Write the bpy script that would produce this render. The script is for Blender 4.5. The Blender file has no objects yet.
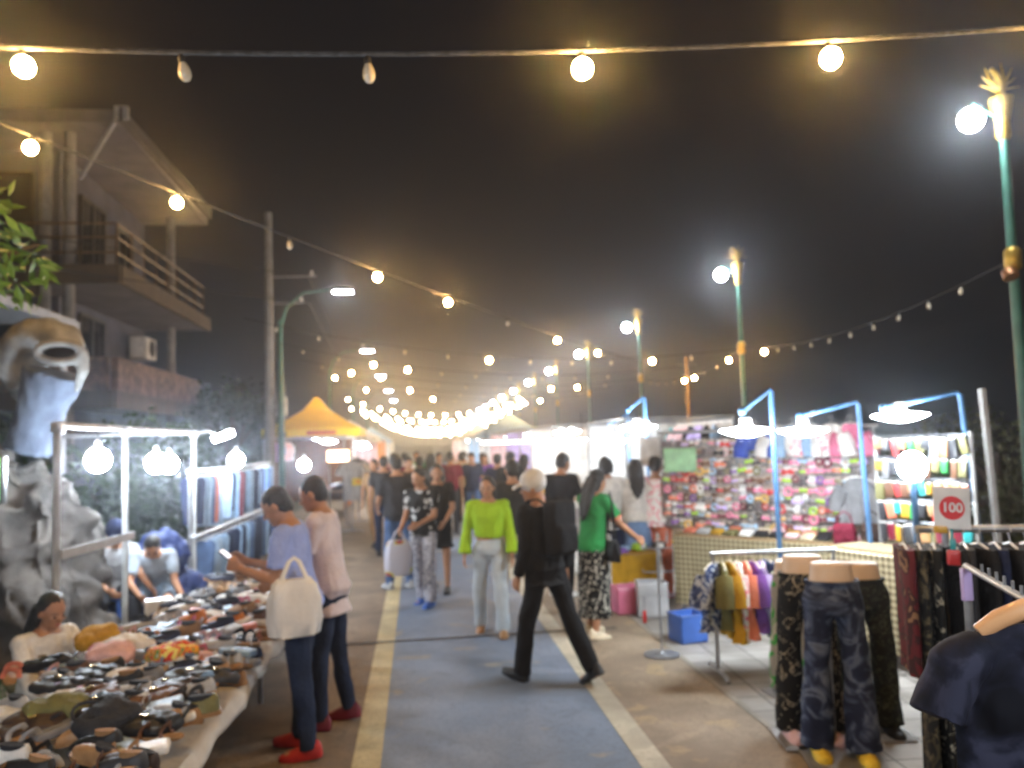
# Night market on a seaside promenade - everything is built here in mesh code.
import bpy, math, random
import numpy as np
from mathutils import Vector, Matrix, noise
R = math.radians
random.seed(7)
sc = bpy.context.scene
col = sc.collection
V = Vector

# ------------------------------------------------------------------ camera
F = 800.0
cam_d = bpy.data.cameras.new('camera'); cam = bpy.data.objects.new('camera', cam_d); col.objects.link(cam)
cam_d.sensor_width = 36.0; cam_d.lens = F * 36.0 / 1024.0
cam_d.clip_start = 0.05; cam_d.clip_end = 3000
YAW, PITCH, ROLL = R(-6.9), R(4.15), R(-1.8)
CM = Matrix.Translation((0, 0, 1.85)) @ Matrix.Rotation(YAW, 4, 'Z') @ Matrix.Rotation(R(90) + PITCH, 4, 'X') @ Matrix.Rotation(ROLL, 4, 'Z')
cam.matrix_world = CM
sc.camera = cam

def W(px, py, d):
    """world point seen at a photo pixel at depth d (m)"""
    return CM @ V(((px - 512) / F * d, (384 - py) / F * d, -d))
def G(px, py, z=0.0):
    """world point on the level z seen at a photo pixel"""
    o = CM.translation; p = W(px, py, 1.0) - o
    return o + p * ((z - o.z) / p.z)

# ------------------------------------------------------------------ mesh builder
class MB:
    def __init__(s): s.v = []; s.f = []
    def add(s, vs, fs):
        n = len(s.v); s.v.extend([tuple(p) for p in vs]); s.f.extend([tuple(i + n for i in f) for f in fs]); return s
    def merge(s, o): return s.add(o.v, o.f)
    def xf(s, M): s.v = [tuple(M @ V(p)) for p in s.v]; return s
    def box(s, c, size, M=None, taper=1.0):
        x, y, z = [q / 2 for q in size]
        vs = []
        for sz in (-1, 1):
            t = taper if sz > 0 else 1
            for sx, sy in ((-1, -1), (1, -1), (1, 1), (-1, 1)): vs.append(V((sx * x * t, sy * y * t, sz * z)))
        if M is not None: vs = [M @ p for p in vs]
        vs = [p + V(c) for p in vs]
        return s.add(vs, [(0, 3, 2, 1), (4, 5, 6, 7), (0, 1, 5, 4), (1, 2, 6, 5), (2, 3, 7, 6), (3, 0, 4, 7)])
    def rbox(s, c, size, b=0.2, M=None, n=3, k=4):
        """rounded box: super-ellipsoid-ish loft in z"""
        x, y, z = [q / 2 for q in size]; r = min(x, y, z) * b
        rings = []
        prof = [(-z, r)] if False else []
        for i in range(k + 1):
            a = -math.pi / 2 + (math.pi / 2) * i / k
            prof.append((-z + r + r * math.sin(a), r - r * math.cos(a)))
        for i in range(k + 1):
            a = (math.pi / 2) * i / k
            prof.append((z - r + r * math.sin(a), r - r * math.cos(a)))
        for (zz, ins) in prof:
            ring = []
            for q, (cx, cy) in enumerate(((1, 1), (-1, 1), (-1, -1), (1, -1))):
                for i in range(n + 1):
                    a = q * math.pi / 2 + (math.pi / 2) * i / n
                    rr = max(r * 1.0 - ins, 0.0005)
                    ring.append(V((cx * (x - r) + rr * math.cos(a), cy * (y - r) + rr * math.sin(a), zz)))
            rings.append(ring)
        if M is not None: rings = [[M @ p for p in g] for g in rings]
        rings = [[p + V(c) for p in g] for g in rings]
        return s.loft(rings)
    def loft(s, rings, caps=True):
        n = len(rings[0]); vs = [p for g in rings for p in g]; fs = []
        for i in range(len(rings) - 1):
            for j in range(n):
                a = i * n + j; b = i * n + (j + 1) % n
                fs.append((a, b, b + n, a + n))
        if caps:
            fs.append(tuple(reversed(range(n)))); m = (len(rings) - 1) * n; fs.append(tuple(m + j for j in range(n)))
        return s.add(vs, fs)
    def tube(s, pts, r, n=8, caps=True, flat=1.0):
        pts = [V(p) for p in pts]; rs = r if isinstance(r, (list, tuple)) else [r] * len(pts)
        up = None; rings = []
        for i, p in enumerate(pts):
            t = (pts[min(i + 1, len(pts) - 1)] - pts[max(i - 1, 0)])
            t = t.normalized() if t.length > 1e-9 else V((0, 0, 1))
            if up is None:
                up = V((0, 0, 1)) if abs(t.z) < 0.9 else V((0, 1, 0))
            u = t.cross(up)
            if u.length < 1e-6: u = t.cross(V((1, 0, 0)))
            u.normalize(); w = u.cross(t).normalized(); up = w
            rings.append([p + u * (rs[i] * math.cos(2 * math.pi * k / n)) + w * (rs[i] * flat * math.sin(2 * math.pi * k / n)) for k in range(n)])
        return s.loft(rings, caps)
    def cap(s, p0, r0, p1, r1, n=10):
        p0 = V(p0); p1 = V(p1); a = (p1 - p0); a = a.normalized() if a.length > 1e-6 else V((0, 0, 1))
        pts = []; rs = []
        for t in (88, 60, 30): pts.append(p0 - a * r0 * math.sin(R(t))); rs.append(r0 * math.cos(R(t)))
        pts += [p0, p1]; rs += [r0, r1]
        for t in (30, 60, 88): pts.append(p1 + a * r1 * math.sin(R(t))); rs.append(r1 * math.cos(R(t)))
        return s.tube(pts, rs, n)
    def ell(s, c, rad, M=None, nu=12, nv=8):
        rings = []
        for i in range(nv + 1):
            a = -math.pi / 2 + math.pi * i / nv
            ca = max(math.cos(a), 0.02)
            g = [V((rad[0] * ca * math.cos(2 * math.pi * k / nu), rad[1] * ca * math.sin(2 * math.pi * k / nu), rad[2] * math.sin(a))) for k in range(nu)]
            if M is not None: g = [M @ p for p in g]
            rings.append([p + V(c) for p in g])
        return s.loft(rings)
    def lathe(s, prof, c=(0, 0, 0), n=16, M=None, caps=True):
        rings = []
        for (r, z) in prof:
            g = [V((r * math.cos(2 * math.pi * k / n), r * math.sin(2 * math.pi * k / n), z)) for k in range(n)]
            if M is not None: g = [M @ p for p in g]
            rings.append([p + V(c) for p in g])
        return s.loft(rings, caps)
    def prism(s, poly, h, M=None, c=(0, 0, 0)):
        g0 = [V((x, y, 0)) for x, y in poly]; g1 = [V((x, y, h)) for x, y in poly]
        if M is not None: g0 = [M @ p for p in g0]; g1 = [M @ p for p in g1]
        return s.loft([[p + V(c) for p in g0], [p + V(c) for p in g1]])
    def grid(s, fn, nu, nv, thick=0.0):
        P = [[V(fn(i / nu, j / nv)) for j in range(nv + 1)] for i in range(nu + 1)]
        vs = [p for r_ in P for p in r_]; fs = []
        m = nv + 1
        for i in range(nu):
            for j in range(nv):
                fs.append((i * m + j, (i + 1) * m + j, (i + 1) * m + j + 1, i * m + j + 1))
        return s.add(vs, fs)
    def mesh(s, name):
        me = bpy.data.meshes.new(name); me.from_pydata(s.v, [], s.f); me.update(); return me
    def build(s, name, mat, parent=None, smooth=True, loc=None):
        return link_mesh(s.mesh(name), name, mat, parent, smooth, loc)

def link_mesh(me, name, mat, parent=None, smooth=True, loc=None):
    if mat is not None:
        me.materials.clear(); me.materials.append(mat)
    if smooth:
        me.polygons.foreach_set('use_smooth', [True] * len(me.polygons))
        try: me.set_sharp_from_angle(angle=R(50))
        except Exception: pass
    o = bpy.data.objects.new(name, me); col.objects.link(o)
    if parent is not None: o.parent = parent
    if loc is not None: o.location = loc
    return o

def tag(o, label, cat, group=None, kind=None):
    if label: o['label'] = label
    if cat: o['category'] = cat
    if group: o['group'] = group
    if kind: o['kind'] = kind
    return o
def thing(name, label, cat, loc=(0, 0, 0), rz=0.0, group=None):
    o = bpy.data.objects.new(name, None); col.objects.link(o); o.empty_display_size = 0.1
    o.location = loc; o.rotation_euler = (0, 0, rz)
    return tag(o, label, cat, group)
def struct(o): o['kind'] = 'structure'; return o
def dup(root, loc=None, rz=None, label=None, group=None, rot=None):
    r = root.copy(); col.objects.link(r)
    if loc is not None: r.location = loc
    if rz is not None: r.rotation_euler = (0, 0, rz)
    if rot is not None: r.rotation_euler = rot
    if label: r['label'] = label
    if group: r['group'] = group
    for ch in KIDS(root):
        c = ch.copy(); col.objects.link(c); c.parent = r
        for g in KIDS(ch):
            d = g.copy(); col.objects.link(d); d.parent = c
    return r
def KIDS(o): return list(o.children)
ORD = ['first', 'second', 'third', 'fourth', 'fifth', 'sixth', 'seventh', 'eighth', 'ninth', 'tenth', 'eleventh', 'twelfth', 'thirteenth', 'fourteenth',
       'fifteenth', 'sixteenth', 'seventeenth', 'eighteenth', 'nineteenth', 'twentieth', 'twenty-first', 'twenty-second', 'twenty-third', 'twenty-fourth',
       'twenty-fifth', 'twenty-sixth', 'twenty-seventh', 'twenty-eighth']

# ------------------------------------------------------------------ materials
_mc = {}
def lin(c): return tuple((x / 12.92 if x <= 0.04045 else ((x + 0.055) / 1.055) ** 2.4) for x in c)
def M_(name, c, rough=0.7, metal=0.0, c2=None, scale=6.0, bump=0.0, bscale=60.0, spec=0.4, detail=3.0, lo=0.35, hi=0.65, coat=0.0):
    """principled with a noise mix of two base colours (linear) and a noise bump"""
    key = (name,)
    if key in _mc: return _mc[key]
    m = bpy.data.materials.new(name); m.use_nodes = True; nt = m.node_tree; N = nt.nodes; L = nt.links
    b = N['Principled BSDF']
    b.inputs['Roughness'].default_value = rough; b.inputs['Metallic'].default_value = metal
    b.inputs['Specular IOR Level'].default_value = spec
    if coat: b.inputs['Coat Weight'].default_value = coat
    if c2 is None: c2 = tuple(x * 0.72 for x in c)
    tc = N.new('ShaderNodeTexCoord')
    n = N.new('ShaderNodeTexNoise'); n.inputs['Scale'].default_value = scale; n.inputs['Detail'].default_value = detail
    L.new(tc.outputs['Object'], n.inputs['Vector'])
    r = N.new('ShaderNodeValToRGB'); r.color_ramp.elements[0].position = lo; r.color_ramp.elements[1].position = hi
    r.color_ramp.elements[0].color = (*c2, 1); r.color_ramp.elements[1].color = (*c, 1)
    L.new(n.outputs['Fac'], r.inputs['Fac']); L.new(r.outputs['Color'], b.inputs['Base Color'])
    if bump:
        n2 = N.new('ShaderNodeTexNoise'); n2.inputs['Scale'].default_value = bscale; n2.inputs['Detail'].default_value = 4
        L.new(tc.outputs['Object'], n2.inputs['Vector'])
        bp = N.new('ShaderNodeBump'); bp.inputs['Strength'].default_value = bump; bp.inputs['Distance'].default_value = 0.02
        L.new(n2.outputs['Fac'], bp.inputs['Height']); L.new(bp.outputs['Normal'], b.inputs['Normal'])
    _mc[key] = m; return m
def EM(name, c, strength):
    key = ('em', name)
    if key in _mc: return _mc[key]
    m = bpy.data.materials.new(name); m.use_nodes = True; nt = m.node_tree; N = nt.nodes
    b = N['Principled BSDF']; b.inputs['Base Color'].default_value = (0.8, 0.8, 0.8, 1)
    b.inputs['Emission Color'].default_value = (*c, 1); b.inputs['Emission Strength'].default_value = strength
    _mc[key] = m; return m
PAL = {  # linear base colours
 'black': (0.012, 0.012, 0.014), 'charcoal': (0.035, 0.036, 0.042), 'grey': (0.19, 0.19, 0.2), 'silver grey': (0.42, 0.43, 0.45), 'white': (0.78, 0.77, 0.75),
 'cream': (0.68, 0.58, 0.42), 'beige': (0.46, 0.36, 0.25), 'tan': (0.36, 0.2, 0.09), 'brown': (0.13, 0.06, 0.03), 'dark brown': (0.045, 0.025, 0.018), 'red': (0.5, 0.03, 0.03),
 'burgundy': (0.16, 0.012, 0.03), 'pink': (0.72, 0.2, 0.33), 'pale pink': (0.74, 0.48, 0.5), 'coral': (0.68, 0.2, 0.12), 'orange': (0.7, 0.22, 0.03), 'yellow': (0.78, 0.55, 0.05), 'mustard': (0.5, 0.28, 0.02),
 'lime green': (0.32, 0.56, 0.03), 'green': (0.03, 0.27, 0.06), 'pale green': (0.4, 0.7, 0.42), 'olive': (0.17, 0.16, 0.06), 'teal': (0.03, 0.3, 0.32), 'light blue': (0.3, 0.47, 0.7), 'blue': (0.06, 0.15, 0.5), 'lavender blue': (0.3, 0.33, 0.72),
 'royal blue': (0.03, 0.07, 0.45), 'navy': (0.014, 0.02, 0.055), 'denim blue': (0.08, 0.14, 0.28), 'pale denim': (0.3, 0.42, 0.58), 'dark denim': (0.022, 0.034, 0.075), 'purple': (0.2, 0.08, 0.36), 'lilac': (0.48, 0.38, 0.68), 'gold': (0.6, 0.38, 0.1), 'silver': (0.6, 0.6, 0.62)}
def cloth(c, rough=0.85): return M_('cloth_' + c.replace(' ', '_'), PAL[c], rough, bump=0.5, bscale=45, scale=9, spec=0.2)
def leather(c): return M_('leather_' + c.replace(' ', '_'), PAL[c], 0.5, bump=0.25, bscale=90, scale=14, spec=0.35)
def plastic(c): return M_('plastic_' + c.replace(' ', '_'), PAL[c], 0.3, bump=0.05, bscale=30, scale=5, spec=0.5)
def paint(c): return M_('paint_' + c.replace(' ', '_'), PAL[c], 0.45, bump=0.08, bscale=50, scale=8, spec=0.4)
def satin(c): return M_('satin_' + c.replace(' ', '_'), PAL[c], 0.5, bump=0.3, bscale=30, scale=20, c2=tuple(min(1, x * 1.5 + 0.05) for x in PAL[c]), spec=0.5)
SKIN = M_('skin', (0.42, 0.215, 0.125), 0.5, scale=10, c2=(0.37, 0.18, 0.1), spec=0.35)
SKIN2 = M_('skin_tan', (0.3, 0.145, 0.08), 0.5, scale=10, c2=(0.26, 0.12, 0.065), spec=0.35)
HAIR = M_('hair_black', (0.011, 0.009, 0.009), 0.42, scale=40, bump=0.6, bscale=90, spec=0.5)
HAIR2 = M_('hair_brown', (0.04, 0.022, 0.014), 0.45, scale=40, bump=0.6, bscale=90, spec=0.5)
STEEL = M_('steel_tube', (0.4, 0.41, 0.43), 0.38, 0.8, scale=12, bump=0.05, bscale=30)
GALV = M_('white_painted_tube', (0.36, 0.37, 0.37), 0.5, 0.0, scale=5, c2=(0.25, 0.25, 0.25), bump=0.1)
WIRE = M_('cable_black', (0.02, 0.02, 0.02), 0.6)
BLUEP = M_('blue_painted_pipe', (0.05, 0.135, 0.27), 0.5, scale=6, c2=(0.035, 0.095, 0.2), bump=0.08)
WOOD = M_('plywood', (0.28, 0.17, 0.08), 0.65, scale=5, bump=0.15)
CARD = M_('cardboard', (0.42, 0.27, 0.13), 0.85, scale=8, bump=0.1)
EYEB = M_('eye_dark', (0.01, 0.008, 0.007), 0.15)
LIP = M_('lips', (0.36, 0.1, 0.08), 0.45)

# ------------------------------------------------------------------ remeshed organic shapes
def organic(mb, name, mat, parent, vox=0.014, it=4, wrinkle=0.0, wscale=7.0, seed=0):
    me = mb.mesh(name + '_src'); o = bpy.data.objects.new('scratch', me); col.objects.link(o)
    m = o.modifiers.new('r', 'REMESH'); m.mode = 'VOXEL'; m.voxel_size = vox
    m2 = o.modifiers.new('s', 'SMOOTH'); m2.iterations = it; m2.factor = 0.5
    dg = bpy.context.evaluated_depsgraph_get()
    out = bpy.data.meshes.new_from_object(o.evaluated_get(dg)); out.name = name
    bpy.data.objects.remove(o); bpy.data.meshes.remove(me)
    if wrinkle:
        nv = len(out.vertices); co = np.empty(nv * 3, 'f'); no = np.empty(nv * 3, 'f')
        out.vertices.foreach_get('co', co); out.vertices.foreach_get('normal', no)
        co = co.reshape(-1, 3); no = no.reshape(-1, 3)
        a = np.array([noise.noise(V((p[0] * wscale * 1.3 + seed, p[1] * wscale * 1.3, p[2] * wscale * 0.9 + p[0] * 5))) + 0.5 * noise.noise(V((p[0] * wscale * 3 + seed, p[1] * wscale * 3, p[2] * wscale * 2.4))) for p in co.tolist()], 'f')
        co += no * (a * wrinkle)[:, None]
        out.vertices.foreach_set('co', co.ravel()); out.update()
    return link_mesh(out, name, mat, parent, True)
# ------------------------------------------------------------------ people
TORSO = [(0.85, .125, .085, 0), (0.93, .168, .118, -.01), (1.05, .138, .095, 0), (1.18, .150, .102, .008), (1.30, .168, .112, .01), (1.39, .172, .095, 0), (1.435, .12, .072, -.01), (1.47, .06, .058, -.012)]
def ellring(c, rx, ry, M, n=16):
    return [M @ (V(c) + V((rx * math.cos(2 * math.pi * k / n), ry * math.sin(2 * math.pi * k / n), 0))) for k in range(n)]

def rig(pose, H, build=1.0):
    """joint positions in the person's own frame: facing +Y, X to their right"""
    s = H / 1.70; J = {}
    lean = R(pose.get('lean', 3)); side = R(pose.get('side', 0)); twist = R(pose.get('twist', 0))
    hipz = pose.get('hip', None)
    legs = {}
    for k, sx in (('L', -1), ('R', 1)):
        p, b, ab = pose.get('leg' + k, (0, 3, 3))
        hip = V((sx * 0.088, 0, 0)); d1 = V((sx * math.sin(R(ab)), math.sin(R(p)) * math.cos(R(ab)), -math.cos(R(p)) * math.cos(R(ab))))
        q = p - b; d2 = V((sx * math.sin(R(ab)) * 0.3, math.sin(R(q)), -math.cos(R(q))))
        knee = hip + d1 * 0.425; ank = knee + d2 * 0.42
        legs[k] = (hip, knee, ank, q)
    low = min(legs[k][2].z - 0.03 * max(0, -math.sin(R(legs[k][3]))) for k in legs)
    root = V((0, 0, (-low + 0.085) if hipz is None else hipz / s))
    for k in legs: J['hip' + k], J['knee' + k], J['ank' + k] = [root + q for q in legs[k][:3]]; J['q' + k] = legs[k][3]
    piv = root + V((0, 0, 0.03))
    SM = Matrix.Translation(piv) @ Matrix.Rotation(twist, 4, 'Z') @ Matrix.Rotation(side, 4, 'Y') @ Matrix.Rotation(-lean, 4, 'X') @ Matrix.Translation(-V((0, 0, 0.96)))
    J['SM'] = SM
    def spine(z):
        t = min(1, max(0, (z - 0.90) / 0.22))
        return Matrix.Translation(piv) @ Matrix.Rotation(twist * t, 4, 'Z') @ Matrix.Rotation(side * t, 4, 'Y') @ Matrix.Rotation(-lean * t, 4, 'X') @ Matrix.Translation(-V((0, 0, 0.96)))
    J['spine'] = spine
    hp, hy = pose.get('head', (5, 0))
    J['neck'] = SM @ V((0, -.012, 1.44))
    HM = Matrix.Translation(SM @ V((0, 0.0, 1.50))) @ Matrix.Rotation(twist + R(hy), 4, 'Z') @ Matrix.Rotation(-(lean * 0.5 + R(hp)), 4, 'X') @ Matrix.Translation(V((0, 0.015, 0.09)))
    J['HM'] = HM
    for k, sx in (('L', -1), ('R', 1)):
        up, ua, fp, fa = pose.get('arm' + k, (0, 8, 12, 2))
        sh = SM @ V((sx * 0.178, -.005, 1.395))
        RM = Matrix.Rotation(twist, 3, 'Z')
        d1 = RM @ V((sx * math.sin(R(ua)), math.sin(R(up)) * math.cos(R(ua)), -math.cos(R(up)) * math.cos(R(ua))))
        d2 = RM @ V((sx * math.sin(R(fa)), math.sin(R(fp)) * math.cos(R(fa)), -math.cos(R(fp)) * math.cos(R(fa))))
        J['sh' + k] = sh; J['el' + k] = sh + d1 * 0.285; J['wr' + k] = J['el' + k] + d2 * 0.25; J['hd' + k] = d2
    J['s'] = s
    return J

def hand(mb, w, d, sx, J, curl=25):
    d = d.normalized(); n = V((-sx, 0, 0)) - d * V((-sx, 0, 0)).dot(d)
    if n.length < .2: n = V((0, 1, 0)) - d * d.y
    n.normalize(); s_ = d.cross(n).normalized()
    if s_.y < 0 and abs(d.y) < 0.7: s_ = -s_
    elif abs(d.y) >= 0.7 and s_.z < 0: s_ = -s_
    for i in range(4):
        o = (i - 1.5) * 0.021
        mb.cap(w + d * 0.005 + s_ * o * 0.6, .014, w + d * 0.082 + s_ * o, .0125, 8)
        L_ = (0.058, 0.074, 0.08, 0.072)[i]
        b0 = w + d * 0.085 + s_ * o * 1.05; a1 = R(curl); a2 = R(curl * 2.1)
        b1 = b0 + (d * math.cos(a1) + n * math.sin(a1) + s_ * o * 1.5) * L_ * 0.52
        b2 = b1 + (d * math.cos(a2) + n * math.sin(a2)) * L_ * 0.5
        mb.cap(b0, .0098, b1, .009, 7); mb.cap(b1, .009, b2, .0075, 7)
    t0 = w + d * 0.025 + s_ * 0.028; t1 = t0 + (d * .75 + s_ * .55 + n * .3).normalized() * .042; t2 = t1 + (d * .9 + s_ * .1 + n * .35).normalized() * .034
    mb.cap(t0, .0135, t1, .011, 7); mb.cap(t1, .011, t2, .009, 7)

def person(label, loc, heading, H=1.65, pose=None, top='white', sleeve='short', bottom='denim blue', legwear='trousers', shoe='black', hair='short', skin=None, group=None,
           vox=0.016, hem=0.88, topmat=None, botmat=None, flare=0.0, hairmat=None, face=True, build=1.0, feet=True, cuff=0.0, hands=True):
    pose = pose or {}
    t = thing('person', label, 'person', loc, R(heading), group)
    J = rig(pose, H); s = J['s']; t.scale = (s, s, s)
    skin = skin or SKIN; hm = hairmat or HAIR
    # body
    b = MB(); rings = []
    for (z, rx, ry, oy) in TORSO: rings.append(ellring((0, oy, z), rx * 0.97 * build, ry * 0.97 * build, J['spine'](z)))
    b.loft(rings)
    HM = J['HM']
    b.cap(J['neck'], .054, HM @ V((0, -.02, -.06)), .05)
    H3 = HM.to_3x3()
    b.ell(HM @ V((0, -.005, .022)), (.074, .093, .092), H3, 16, 12); b.ell(HM @ V((0, .022, -.045)), (.056, .064, .066), H3, 14, 10)
    b.cap(HM @ V((0, .085, .012)), .010, HM @ V((0, .106, -.020)), .0145, 8)
    b.ell(HM @ V((0, .078, -.085)), (.022, .02, .018), H3, 8, 6)
    b.ell(HM @ V((0, .082, -.055)), (.024, .014, .012), H3, 8, 6)
    for sx in (-1, 1):
        b.ell(HM @ V((sx * .077, -.008, -.012)), (.012, .022, .032), H3, 8, 6)
        b.ell(HM @ V((sx * .036, .072, -.022)), (.022, .018, .018), H3, 8, 6)
    for k, sx in (('L', -1), ('R', 1)):
        b.cap(J['sh' + k], .05 * build, J['el' + k], .038); b.cap(J['el' + k], .039, J['wr' + k], .027)
        if hands: hand(b, J['wr' + k] + J['hd' + k] * .01, J['hd' + k], sx, J, pose.get('curl' + k, 25))
        else: b.cap(J['wr' + k], .028, J['wr' + k] + J['hd' + k] * .12, .022)
        b.cap(J['hip' + k], .082, J['knee' + k], .054); b.cap(J['knee' + k], .055, J['ank' + k], .036)
        q = R(J['q' + k]); tilt = max(-0.9, min(0.5, q if pose.get('hip') is None else 0))
        fd = V((sx * .12, math.cos(tilt), math.sin(tilt) if tilt > -0.2 else math.sin(tilt))).normalized()
        a = J['ank' + k]
        b.cap(a + V((0, -.035, -.05)), .032, a + fd * .13 + V((0, 0, -.055)), .03)
    organic(b, 'body', skin, t, vox, 3)
    # clothes: top
    c = MB(); rings = []; inf = .018
    for (z, rx, ry, oy) in TORSO:
        if z < hem - 0.05: continue
        zz = z; g = inf * (1.5 if z < 1.1 else 1.0)
        if z > 1.45: continue
        rings.append(ellring((0, oy, zz), rx * build + g, ry * build + g, J['spine'](zz)))
    r0 = TORSO[1]; 
    if hem < 0.93: rings.insert(0, ellring((0, -.005, hem), .175 * build + inf + .006, .125 * build + inf + .004, J['spine'](hem)))
    c.loft(rings)
    for k in 'LR':
        sh, el, wr = J['sh' + k], J['el' + k], J['wr' + k]
        if sleeve == 'none': c.cap(sh - (sh - J['neck']) * .25, .05, sh, .055); continue
        c.cap(sh + (J['SM'] @ V((0, 0, 1.42)) - sh) * .35, .062, sh, .066)
        if sleeve == 'short': c.tube([sh, sh.lerp(el, .72)], [.064 * build, .062], 12)
        else:
            w = .05 if sleeve == 'long' else .075
            c.cap(sh, .062 * build, el, .054); c.tube([el - (wr - el).normalized() * .02, wr.lerp(el, .04)], [.055, .044 if sleeve == 'long' else w], 12)
    organic(c, 'shirt' if sleeve != 'long' else 'jacket', topmat or cloth(top), t, vox, 2, wrinkle=.013, seed=random.random() * 50)
    # bottoms
    d = MB()
    if legwear == 'skirt':
        rg = []
        hz = pose.get('skirt', .5)
        for z, rx, ry in ((1.03, .15, .105), (.95, .175, .125), (.86, .185, .14), (.7 if hz < .6 else hz + .05, .185, .16), (hz, .20 + flare, .17 + flare)):
            rg.append(ellring((0, 0, z), rx, ry, J['spine'](z)))
        d.loft(list(reversed(rg)))
    else:
        rg = [ellring((0, -.005, z), rx, ry, J['spine'](z)) for z, rx, ry in ((.86, .165, .118), (.93, .178, .125), (1.03, .152, .108))]
        d.loft(rg); d.ell((0, -.01, rg[0][0].z + .0), (.075, .1, .09))
        for k in 'LR':
            h, kn, an = J['hip' + k], J['knee' + k], J['ank' + k]
            if legwear == 'shorts':
                d.cap(h, .098, h.lerp(kn, .5), .09); d.tube([h.lerp(kn, .4), h.lerp(kn, .85)], [.09, .088], 12)
            else:
                d.cap(h, .098, kn, .066 + flare * .5)
                e = an.lerp(kn, cuff) + (V((0, 0, -.03)) if cuff == 0 else V((0, 0, 0)))
                d.tube([kn + (kn - e).normalized() * .02, kn.lerp(e, .5), e], [.068 + flare * .5, .06 + flare * .75, .052 + flare], 14)
    organic(d, {'skirt': 'skirt', 'shorts': 'shorts'}.get(legwear, 'trousers'), botmat or cloth(bottom), t, vox, 2, wrinkle=.014, wscale=5, seed=random.random() * 50)
    if feet:
        for k, sx in (('L', -1), ('R', 1)):
            q = R(J['q' + k]); tilt = max(-0.9, min(0.5, q if pose.get('hip') is None else 0))
            a = J['ank' + k]; Mx = Matrix.Translation(a) @ Matrix.Rotation(-sx * .1, 4, 'Z') @ Matrix.Rotation(tilt, 4, 'X')
            e = MB()
            e.loft([[Mx @ V((x * wd, y, z)) for (x, z) in ((-1, -.085), (1, -.085), (1.05, -.06), (.8, -.06 + hh), (0, -.05 + hh * 1.35), (-.8, -.06 + hh), (-1.05, -.06))]
                    for (y, wd, hh) in ((-.075, .022, .03), (-.06, .036, .05), (0, .04, .052), (.07, .046, .03), (.13, .046, .018), (.175, .034, .01), (.19, .016, .004))])
            e.build('shoe', leather(shoe) if isinstance(shoe, str) else shoe, t)
    # hair
    if hair:
        h = MB()
        h.ell(HM @ V((0, -.022, .040)), (.083, .094, .088), H3, 16, 12)
        h.ell(HM @ V((0, -.05, -.01)), (.078, .06, .075), H3, 14, 10)
        if hair == 'long':
            L_ = pose.get('hairlen', .34)
            pts = [HM @ V((0, -.06, .02)), HM @ V((0, -.085, -.08)), J['SM'] @ V((0, -.135, 1.36)), J['SM'] @ V((0, -.14, 1.62 - L_ - .12))]
            for dx, dl in ((-.055, .05), (-.02, 0), (.02, .02), (.055, .06)): h.tube([p + H3 @ V((dx * (1 if i < 3 else .8), 0, 0)) + V((0, .02 * (i == 2) , dl if i == 3 else 0)) for i, p in enumerate(pts)], [.045, .046, .036, .012], 9)
            for sx in (-1, 1): h.cap(HM @ V((sx * .07, -.02, .02)), .026, HM @ V((sx * .072, -.035, -.1)), .025)
        elif hair == 'bob':
            for sx in (-1, 1): h.cap(HM @ V((sx * .062, -.02, .02)), .035, HM @ V((sx * .066, -.03, -.07)), .032)
            h.cap(HM @ V((0, -.06, 0)), .06, HM @ V((0, -.06, -.08)), .05)
        elif hair == 'bun':
            h.ell(HM @ V((0, -.1, .07)), (.042, .042, .042), None, 10, 8)
        elif hair == 'tail':
            h.tube([HM @ V((0, -.09, .05)), HM @ V((0, -.135, .02)), HM @ V((0, -.13, -.12)), HM @ V((0, -.11, -.2))], [.028, .032, .03, .012], 8)
        organic(h, 'hair', hm, t, vox * .9, 2, wrinkle=.006, wscale=22)
    if face:
        for sx in (-1, 1):
            e = MB(); e.ell(HM @ V((sx * .031, .0855, -.004)), (.0125, .006, .0062), H3, 8, 6); e.build('eye', EYEB, t)
            e = MB(); e.tube([HM @ V((sx * .014, .0925, .018)), HM @ V((sx * .033, .0905, .024)), HM @ V((sx * .05, .078, .017))], .0035, 5); e.build('eyebrow', HAIR, t)
        e = MB(); e.ell(HM @ V((0, .0935, -.056)), (.022, .007, .0075), H3, 8, 6); e.build('mouth', LIP, t)
    return t, J
def at_p(t, J, p):
    """a point of a person's own frame as a world point"""
    s = J['s']; return V(t.location) + Matrix.Rotation(t.rotation_euler.z, 3, 'Z') @ (V(p) * s)

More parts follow.
